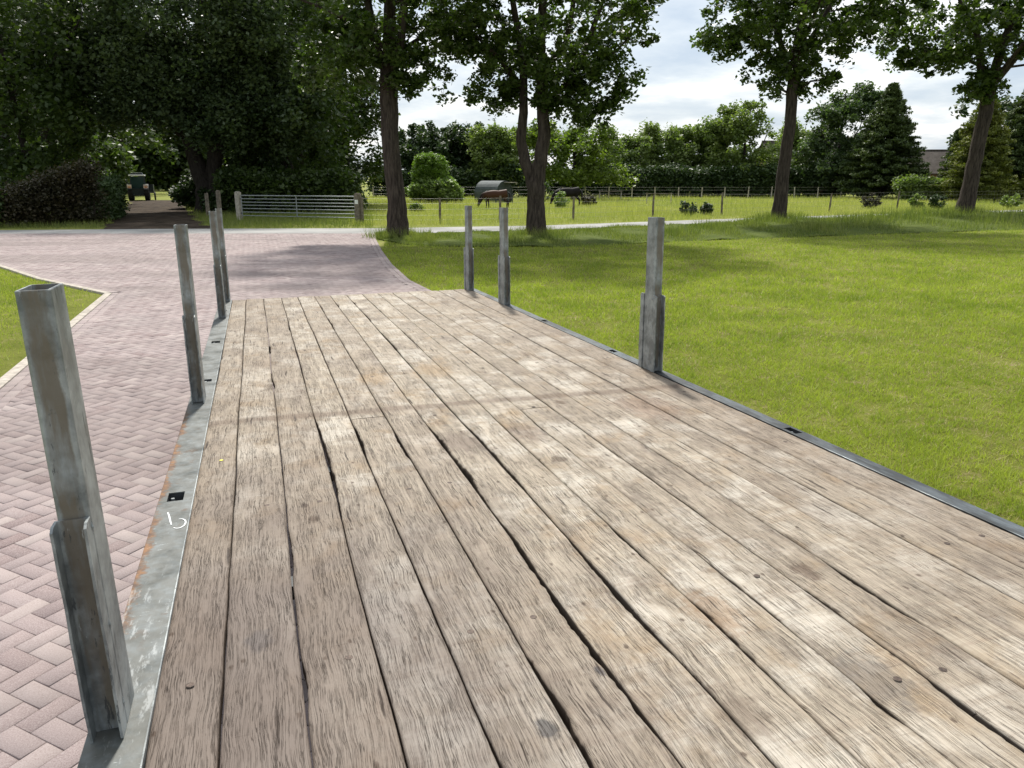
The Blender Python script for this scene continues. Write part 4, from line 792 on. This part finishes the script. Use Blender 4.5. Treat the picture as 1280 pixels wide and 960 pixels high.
# ------------------------------------------------------------------ fences and gate
def postmat(): return plain('weathered_post', (.17, .145, .115), .9, .15, 0, .35, 9)
M['post'] = postmat(); M['wire'] = plain('fence_wire', (.22, .22, .21), .5, .5, .6); M['postpale'] = plain('pale_post', (.36, .33, .28), .9, .15, 0, .3, 9); M['gate'] = plain('gate_tube', (.26, .28, .28), .45, .5, .5, .2, 20)
def fence(label, P, h, rw, wires, post='post', mesh=False, r=.055):
    t = empty('wire_fence', (P[0][0], P[0][1], 0), label, 'fence'); rg = random.Random(len(P)); x0, y0 = P[0]
    for x, y in P:
        mb = MB(); q = rg.uniform(-.03, .03); mb.tube([(x-x0, y-y0, -.1), (x-x0+q, y-y0, h*.6), (x-x0+q*1.5, y-y0, h*rg.uniform(.95, 1.04))], [r, r*.95, r*.85], 8); mb.build('post', M[post], t)
    mb = MB()
    for (xa, ya), (xb, yb) in zip(P[:-1], P[1:]):
        for z in wires: mb.tube([(xa-x0, ya-y0, z), ((xa+xb)/2-x0, (ya+yb)/2-y0, z-.012), (xb-x0, yb-y0, z)], rw, 3, cap=False)
        if mesh:
            L = math.hypot(xb-xa, yb-ya); n = int(L/.3)
            for k in range(1, n): f = k/n; mb.tube([(xa+(xb-xa)*f-x0, ya+(yb-ya)*f-y0, wires[0]), (xa+(xb-xa)*f-x0, ya+(yb-ya)*f-y0, wires[-1])], rw*.8, 3, cap=False)
    mb.build('wire', M['wire'], t); return t
near = [(-6.55, 34.1), (-3.15, 34.0), (-.55, 34.9), (2.85, 36.2), (6.95, 38.4), (11.1, 41.2), (18.0, 44.2), (23.6, 47.8), (30.0, 50.6), (37, 54)]
fence('stock wire fence with wooden posts along the far side of the road', near, 1.12, .004, [.15, .35, .6, .85, 1.05], mesh=True)
fp = [(x, 72.5-.0*x) for x in np.arange(2.5, 46, 2.15)]
fence('pale post and wire fence in front of the long back hedge', fp, 1.05, .006, [.4, .75, 1.0], 'postpale')
fence('pale post fence at the far left back of the paddock', [(x, 73.5) for x in np.arange(-13, 2, 2.1)], 1.0, .006, [.4, .75, 1.0], 'postpale')
fence('short wire fence between the leftmost gate post and the dark tree', [(-14.0, 37.4), (-14.9, 38.3), (-15.6, 39.8)], 1.2, .004, [.4, .8, 1.1])
gl, gr = Vector((-12.75, 36.4, 0)), Vector((-6.75, 34.2, 0)); gd = (gr-gl).normalized(); ga = math.atan2(gd.y, gd.x)
for p, wd, lab, h in ((gl, .11, 'pale square wooden post holding the left end of the metal gate', 1.28), (gr, .12, 'dark wooden post at the right end of the gate with a small white plate', 1.25), (Vector((-14.0, 37.3, 0)), .08, 'round weathered post just left of the gate posts', 1.32)):
    t = empty('gate_post', p, lab, 'post', 'wooden posts at the metal gate', ga); mb = MB(); mb.box((-wd, -wd, -.1), (wd, wd, h)); mb.box((-wd*.7, -wd*.7, h+.0), (wd*.7, wd*.7, h+.03)); mb.build('post_body', M['postpale'] if wd == .11 else M['post'], t, bevel=.015)
    if wd == .12: mb = MB(); mb.box((-.08, -wd-.012, .82), (.08, -wd-.002, 1.0)); mb.build('notice_plate', M['paint_white'], t)
t = empty('metal_gate', gl, 'long seven bar galvanised field gate across the road', 'gate', rz=ga); L = (gr-gl).length
mb = MB()
for z in (.22, .38, .54, .69, .83, .98, 1.13): mb.tube([(.17, 0, z), (L-.17, 0, z)], .021 if z < 1.1 else .027, 8)
mb.build('rail_bars', M['gate'], t)
for x in (.17, L*.5, L-.17): mb = MB(); mb.tube([(x, 0, .2), (x, 0, 1.15)], .024, 8); mb.build('upright', M['gate'], t)
mb = MB(); mb.box((-.0, -.03, .3), (.16, .03, .36)); mb.box((0, -.03, .95), (.16, .03, 1.01)); mb.box((L-.16, -.03, .8), (L-.02, .03, .85)); mb.build('hinge', M['steel_dark'], t)
# small jump rails in the paddock
for x, y, lab in ((10.9, 58, 'small wooden pen rail in the paddock right of the front right stake'), (8.3, 66, 'pale wooden frame by the back fence, left of the lone rail')):
    t = empty('pen_rail', (x, y, 0), lab, 'rail', 'small wooden rails in the paddock'); mb = MB()
    for q in (-.9, .9): mb.box((q-.03, -.03, -.05), (q+.03, .03, .8))
    mb.build('post', M['postpale'], t); mb = MB(); mb.box((-1.0, -.06, .72), (1.0, -.042, .77)); mb.build('rail', M['post'], t)

# ------------------------------------------------------------------ tin shelter
def tin():
    m = NM('corrugated_tin', .7, .25, 0); c = m.mix(m.rng(m.noise(1.5, detail=5), .35, .65), (.07, .082, .084), (.12, .138, .14)); m.color(c)
    wv = m.n('ShaderNodeTexWave'); wv.inputs['Scale'].default_value = 4; m.t.links.new(m.tc.outputs['Object'], wv.inputs[0]); m.bump(wv.outputs[0], .02, .6); return m.m
M['tin'] = tin(); M['tinend'] = plain('shelter_end', (.035, .045, .045), .7, .3)
D = 62; t = empty('field_shelter', (X(617, D), D, 0), 'arched grey tin horse shelter in the paddock behind the bay horse', 'shelter', rz=R(50))
mb = MB(); n = 18; Lx = 1.15; r = 1.0
prof = [(r*math.cos(R(180*k_/n)), max(0, r*.62+.0)+r*1.02*math.sin(R(180*k_/n))) for k_ in range(n+1)]; prof = [(r, 0)]+prof+[(-r, 0)]
V = []; 
for yy in (-Lx, Lx):
    V += [(x, yy, z) for x, z in prof]
for yy in (-Lx, Lx): V += [(x*.97, yy, z*.98) for x, z in prof]
N = len(prof); Fs = [(k_, k_+1, N+k_+1, N+k_) for k_ in range(N-1)]+[(2*N+k_, 3*N+k_, 3*N+k_+1, 2*N+k_+1) for k_ in range(N-1)]+[(k_, 2*N+k_, 2*N+k_+1, k_+1) for k_ in range(N-1)]+[(N+k_, N+k_+1, 3*N+k_+1, 3*N+k_) for k_ in range(N-1)]
mb.add(V, Fs); mb.build('arched_roof', M['tin'], t, smooth=False)
mb = MB(); pr = [(x*.955, z*.97) for x, z in prof]; Mx = Matrix(((1, 0, 0, 0), (0, 0, 1, 0), (0, 1, 0, 0), (0, 0, 0, 1))); mb.prism(pr, -Lx+.05, -Lx+.08, Mx); mb.prism(pr, Lx-.08, Lx-.05, Mx); mb.build('end_panel', M['tinend'], t)
mb = MB(); mb.box((-.1, -Lx-.7, 1.50), (.7, -Lx+.0, 1.53)); mb.box((.63, -Lx-.65, 1.35), (.68, -Lx-.60, 1.5)); mb.build('canopy_flap', M['postpale'], t)

# ------------------------------------------------------------------ horses
def skin_body(name, verts, edges, mat, parent, sub=2):
    me = bpy.data.meshes.new(name); me.from_pydata([v[:3] for v in verts], edges, []); me.materials.append(mat)
    o = link(bpy.data.objects.new(name, me), parent); sk = o.modifiers.new('skin', 'SKIN'); sk.use_smooth_shade = True
    for i, v in enumerate(verts):
        sv_ = me.skin_vertices[0].data[i]; sv_.radius = (v[3], v[4] if len(v) > 4 else v[3]); sv_.use_root = (i == 0)
    ss = o.modifiers.new('sub', 'SUBSURF'); ss.levels = sub; ss.render_levels = sub; return o
def horse(x, y, sc, rz, coat, dark, label, head_up=0.):
    t = empty('horse', (x, y, 0), label, 'horse', rz=rz); t.scale = (sc, sc, sc)
    # local -X = head end; withers 1.5 m
    V = [(.55, 0, 1.14, .29, .35), (.15, 0, 1.08, .31, .37), (-.35, 0, 1.12, .30, .38), (-.68, 0, 1.20, .23, .34), (.80, 0, 1.18, .25, .31),
         (-.95, 0, 1.08, .15, .26), (-1.18, 0, .80+head_up, .115, .18), (-1.32, 0, .52+head_up*1.5, .10, .14), (-1.38, 0, .36+head_up*1.6, .08, .11), (-1.46, 0, .10+head_up*1.8, .05, .06)]
    E = [(0, 1), (1, 2), (2, 3), (0, 4), (3, 5), (5, 6), (6, 7), (7, 8), (8, 9)]
    def leg(root, pts):
        p = root
        for q in pts: V.append(q); E.append((p, len(V)-1)); p = len(V)-1
    for s_, k_ in ((-.13, 0), (.13, .14)):
        leg(3, [(-.62, s_, .92, .10), (-.62-k_, s_, .55, .058), (-.60-k_, s_, .47, .062), (-.60-k_, s_, .16, .036), (-.62-k_, s_, .10, .045), (-.66-k_, s_, .02, .055)])
        leg(4, [(.72, s_, .90, .13), (.62+k_, s_, .72, .10), (.86+k_, s_, .50, .058), (.83+k_, s_, .18, .038), (.81+k_, s_, .11, .045), (.77+k_, s_, .02, .055)])
    skin_body('body', V, E, coat, t)
    mb = MB(); mb.tube([(.97, 0, 1.28), (1.08, 0, 1.12), (1.12, 0, .85), (1.10, 0, .5)], [.05, .075, .085, .03], 8); mb.build('tail', dark, t, smooth=True)
    mb = MB(); z_ = head_up
    mb.tube([(-.62, .0, 1.40), (-.90, .0, 1.25), (-1.12, 0, .98+z_), (-1.24, 0, .72+z_*1.3), (-1.30, 0, .58+z_*1.5)], [.03, .065, .07, .055, .02], 7); mb.build('mane', dark, t, smooth=True)
    for s_ in (-.06, .06): mb = MB(); mb.tube([(-1.27, s_, .60+z_*1.4), (-1.21, s_*1.4, .68+z_*1.4), (-1.17, s_*1.3, .74+z_*1.4)], [.03, .03, .004], 6); mb.build('ear', dark, t, smooth=True)
    return t
bay = NM('bay_coat', .6, .2); sp_ = bay.n('ShaderNodeSeparateXYZ'); bay.t.links.new(bay.tc.outputs['Object'], sp_.inputs[0])
bay.color(bay.mix(bay.rng(sp_.outputs[2], .55, .95), (.016, .010, .008), bay.mix(bay.rng(sp_.outputs[0], -1.2, -.8), (.014, .009, .007), (.062, .026, .014))))
M['bay'] = bay.m; M['black_hair'] = plain('black_hair', (.010, .009, .009), .5, .4); M['black_coat'] = plain('black_coat', (.012, .010, .010), .7, .15)
horse(X(620, 49), 49, .80, R(8), M['bay'], M['black_hair'], 'brown bay horse with black mane grazing in front of the tin shelter')
horse(X(711, 53), 53, .86, R(14), M['black_coat'], M['black_hair'], 'black horse grazing half hidden by weeds right of the forked oak', .05)

# ------------------------------------------------------------------ tractor and cart on the track
D = 66; tx = X(171, D)
t = empty('tractor', (tx, D, 0), 'small cab tractor seen from behind, parked on the shady dirt track', 'tractor', rz=R(22))
M['green_paint'] = plain('tractor_body', (.012, .022, .026), .4, .5); M['cream'] = plain('cab_roof_paint', (.82, .83, .82), .5, .4); M['lamp'] = plain('orange_lamp_lens', (.75, .28, .14), .3, .5); M['lampw'] = plain('pale_lamp_frame', (.8, .66, .6), .4, .4)
g = NM('cab_glass', .08, .6); g.color((.03, .06, .06)); M['glass'] = g.m
mb = MB(); mb.box((-.30, .01, .55), (.30, 2.2, 1.15), taper=.9); mb.box((-.46, -.55, .38), (.46, .0, 1.0)); mb.build('body', M['green_paint'], t, bevel=.04)
cb_ = MB()
for sx in (-.55, .55):
    for sy in (-.35, .75): cb_.tube([(sx, sy, .95), (sx*.9, sy*.92, 2.0)], .04, 6)
cb_.box((-.56, -.38, .92), (.56, .78, .98)); cab = cb_.build('cab_frame', M['green_paint'], t)
mb = MB(); mb.box((-.49, -.345, 1.0), (.49, -.335, 1.95)); mb.build('rear_window', M['glass'], cab); mb = MB(); mb.box((-.49, .72, 1.0), (.49, .73, 1.95)); mb.build('windscreen', M['glass'], cab)
mb = MB(); mb.box((-.62, -.48, 2.0), (.62, .85, 2.10)); mb.build('cab_roof', M['cream'], t, bevel=.02); mb = MB(); mb.box((-.48, -.38, 2.102), (.48, .7, 2.26), taper=.88); mb.build('roof_hatch', M['green_paint'], t, bevel=.03)
for sx in (-1, 1):
    for y_, rad, wd in ((-.05, .62, .19), (1.95, .38, .13)):
        ty = MB(); Mx = Matrix.Translation((sx*.62, y_, rad)) @ Matrix.Rotation(R(90), 4, 'Y'); ty.lathe([(rad*.5, -wd*.8), (rad*.9, -wd), (rad, -wd*.7), (rad, wd*.7), (rad*.9, wd), (rad*.5, wd*.8)], Mx, 24)
        for k_ in range(18):
            ty.box((-.02, rad-.02, -wd*.85), (.02, rad+.03, wd*.85), Mx @ Matrix.Rotation(2*math.pi*k_/18, 4, 'Z'))
        whl = ty.build('wheel', M['rubber'], t); rm = MB(); rm.lathe([(rad*.5, -wd*.8), (rad*.3, -.02), (.001, -.03)], Mx, 16); rm.lathe([(rad*.5, wd*.8), (rad*.3, .02), (.001, .03)], Mx, 16); rm.build('rim', M['cream'], whl)
    mb = MB()
    for k_ in range(9):
        a0, a1 = R(20+k_*15), R(35+k_*15); Mx = Matrix.Translation((0, -.05, .62))
        p = [(sx*.46, math.cos(a0)*.70, math.sin(a0)*.70), (sx*.80, math.cos(a0)*.70, math.sin(a0)*.70), (sx*.80, math.cos(a1)*.70, math.sin(a1)*.70), (sx*.46, math.cos(a1)*.70, math.sin(a1)*.70)]
        q = [(a_[0], a_[1]*1.04, a_[2]*1.04) for a_ in p]; mb.add([Mx @ Vector(v) for v in p+q], ((0, 1, 2, 3), (7, 6, 5, 4), (0, 4, 5, 1), (1, 5, 6, 2), (2, 6, 7, 3), (3, 7, 4, 0)))
    mb.build('mudguard', M['green_paint'], t)
    mb = MB(); mb.box((sx*.62-.17, -.84, 1.02), (sx*.62+.17, -.79, 1.32)); lp = mb.build('tail_lamp', M['lampw'], t); mb = MB(); mb.box((sx*.62-.10, -.86, 1.06), (sx*.62+.10, -.842, 1.17)); mb.build('lamp_lens', M['lamp'], lp)
mb = MB(); mb.tube([(-.3, -.3, .6), (-.36, -.9, .45)], .03, 6); mb.tube([(.3, -.3, .6), (.36, -.9, .45)], .03, 6); mb.box((-.06, -1.0, .4), (.06, -.5, .46)); mb.build('hitch_arm', M['steel_dark'], t)
cx = X(185, 67); t = empty('farm_cart', (cx, 67, 0), 'dark green cart standing right beside the tractor on the track', 'cart', rz=R(22))
mb = MB(); mb.box((-.32, -.5, .6), (.32, 1.0, .66)); mb.box((-.32, -.5, .665), (-.28, 1.0, 1.3)); mb.box((.28, -.5, .665), (.32, 1.0, 1.3)); mb.box((-.275, -.5, .665), (.275, -.46, 1.3)); mb.box((-.275, .96, .665), (.275, 1.0, 1.3)); mb.build('cart_box', M['green_paint'], t)
for sx in (-.36, .36): ty = MB(); ty.lathe([(.12, -.05), (.32, -.06), (.34, 0), (.32, .06), (.12, .05), (.001, .03)], Matrix.Translation((sx, .2, .34)) @ Matrix.Rotation(R(90), 4, 'Y'), 20); ty.build('wheel', M['rubber'], t)

# ------------------------------------------------------------------ houses behind the conifers
def roofm():
    m = NM('roof_tile', .85, .2); wv = m.n('ShaderNodeTexBrick'); wv.inputs['Scale'].default_value = 3.2; wv.inputs['Color1'].default_value = (.075, .062, .052, 1); wv.inputs['Color2'].default_value = (.052, .044, .038, 1); wv.inputs['Mortar'].default_value = (.05, .04, .035, 1)
    wv.inputs['Row Height'].default_value = .8; m.t.links.new(m.tc.outputs['Object'], wv.inputs[0]); m.color(m.mix(m.rng(m.noise(2, detail=5), .4, .65), wv.outputs[0], (.09, .078, .068))); return m.m
M['roof'] = roofm(); M['wallb'] = plain('brick_wall', (.24, .13, .09), .9, .2, 0, .25, 20); M['frame'] = plain('window_frame', (.7, .7, .68), .6, .4)
def house(x, y, rz, L, W, eave, ridge, label, hip=0):
    t = empty('farmhouse', (x, y, 0), label, 'house', rz=rz); mb = MB(); mb.box((-L/2, -W/2, 0), (L/2, W/2, eave)); 
    for sx in (-1, 1): 
        if not hip: mb.add([(sx*L/2, -W/2, eave+.003), (sx*L/2, W/2, eave+.003), (sx*L/2, 0, ridge-.1)], [(0, 1, 2)])
    mb.build('wall', M['wallb'], t); mb = MB(); o_ = .35; th = .12
    a0, a1 = (-L/2-o_, L/2+o_); r0, r1 = (a0+hip, a1-hip)
    V = [(a0, -W/2-o_, eave-.1), (a1, -W/2-o_, eave-.1), (a1, W/2+o_, eave-.1), (a0, W/2+o_, eave-.1), (r0, 0, ridge), (r1, 0, ridge)]
    V2 = [(x_, y_, z_-th) for x_, y_, z_ in V]; Fs = [(0, 1, 5, 4), (2, 3, 4, 5)]+([(1, 2, 5), (3, 0, 4)] if hip else [])
    mb.add(V+V2, Fs+[tuple(6+i for i in f_[::-1]) for f_ in Fs]+[(0, 6, 7, 1), (1, 7, 8, 2), (2, 8, 9, 3), (3, 9, 6, 0)]); rf = mb.build('roof', M['roof'], t)
    mb = MB(); mb.tube([(r0, 0, ridge+.02), (r1, 0, ridge+.02)], .11, 6); mb.build('ridge_tiles', M['roof'], rf)
    mb = MB(); mb.box((L*.28-.3, .2, ridge-.9), (L*.28+.3, .8, ridge+.55)); mb.build('chimney', M['wallb'], rf)
    for k_ in range(int(L/3)):
        xx = -L/2+1.5+k_*3; mb = MB(); mb.box((xx-.5, -W/2-.04, .9), (xx+.5, -W/2-.003, eave-.5)); f_ = mb.build('window', M['frame'], t); mb = MB(); mb.box((xx-.42, -W/2-.05, .98), (xx+.42, -W/2-.043, eave-.58)); mb.build('pane', M['glass'], f_)
D = 98
house(X(1168, D), D, R(-8), 8.0, 8, 2.4, Zt(187, D)-.1, 'brown tiled hipped roof house just right of the dark conifer', hip=2.2)
house(X(1222, 104), 104, R(75), 10, 9, 2.6, Zt(178, 104), 'second tiled roof rising behind the last oak, partly hidden')
house(X(1022, D), D, R(2), 14, 8, 2.8, Zt(177, D), 'long low brown roof glimpsed behind the airy trees left of the conifer')
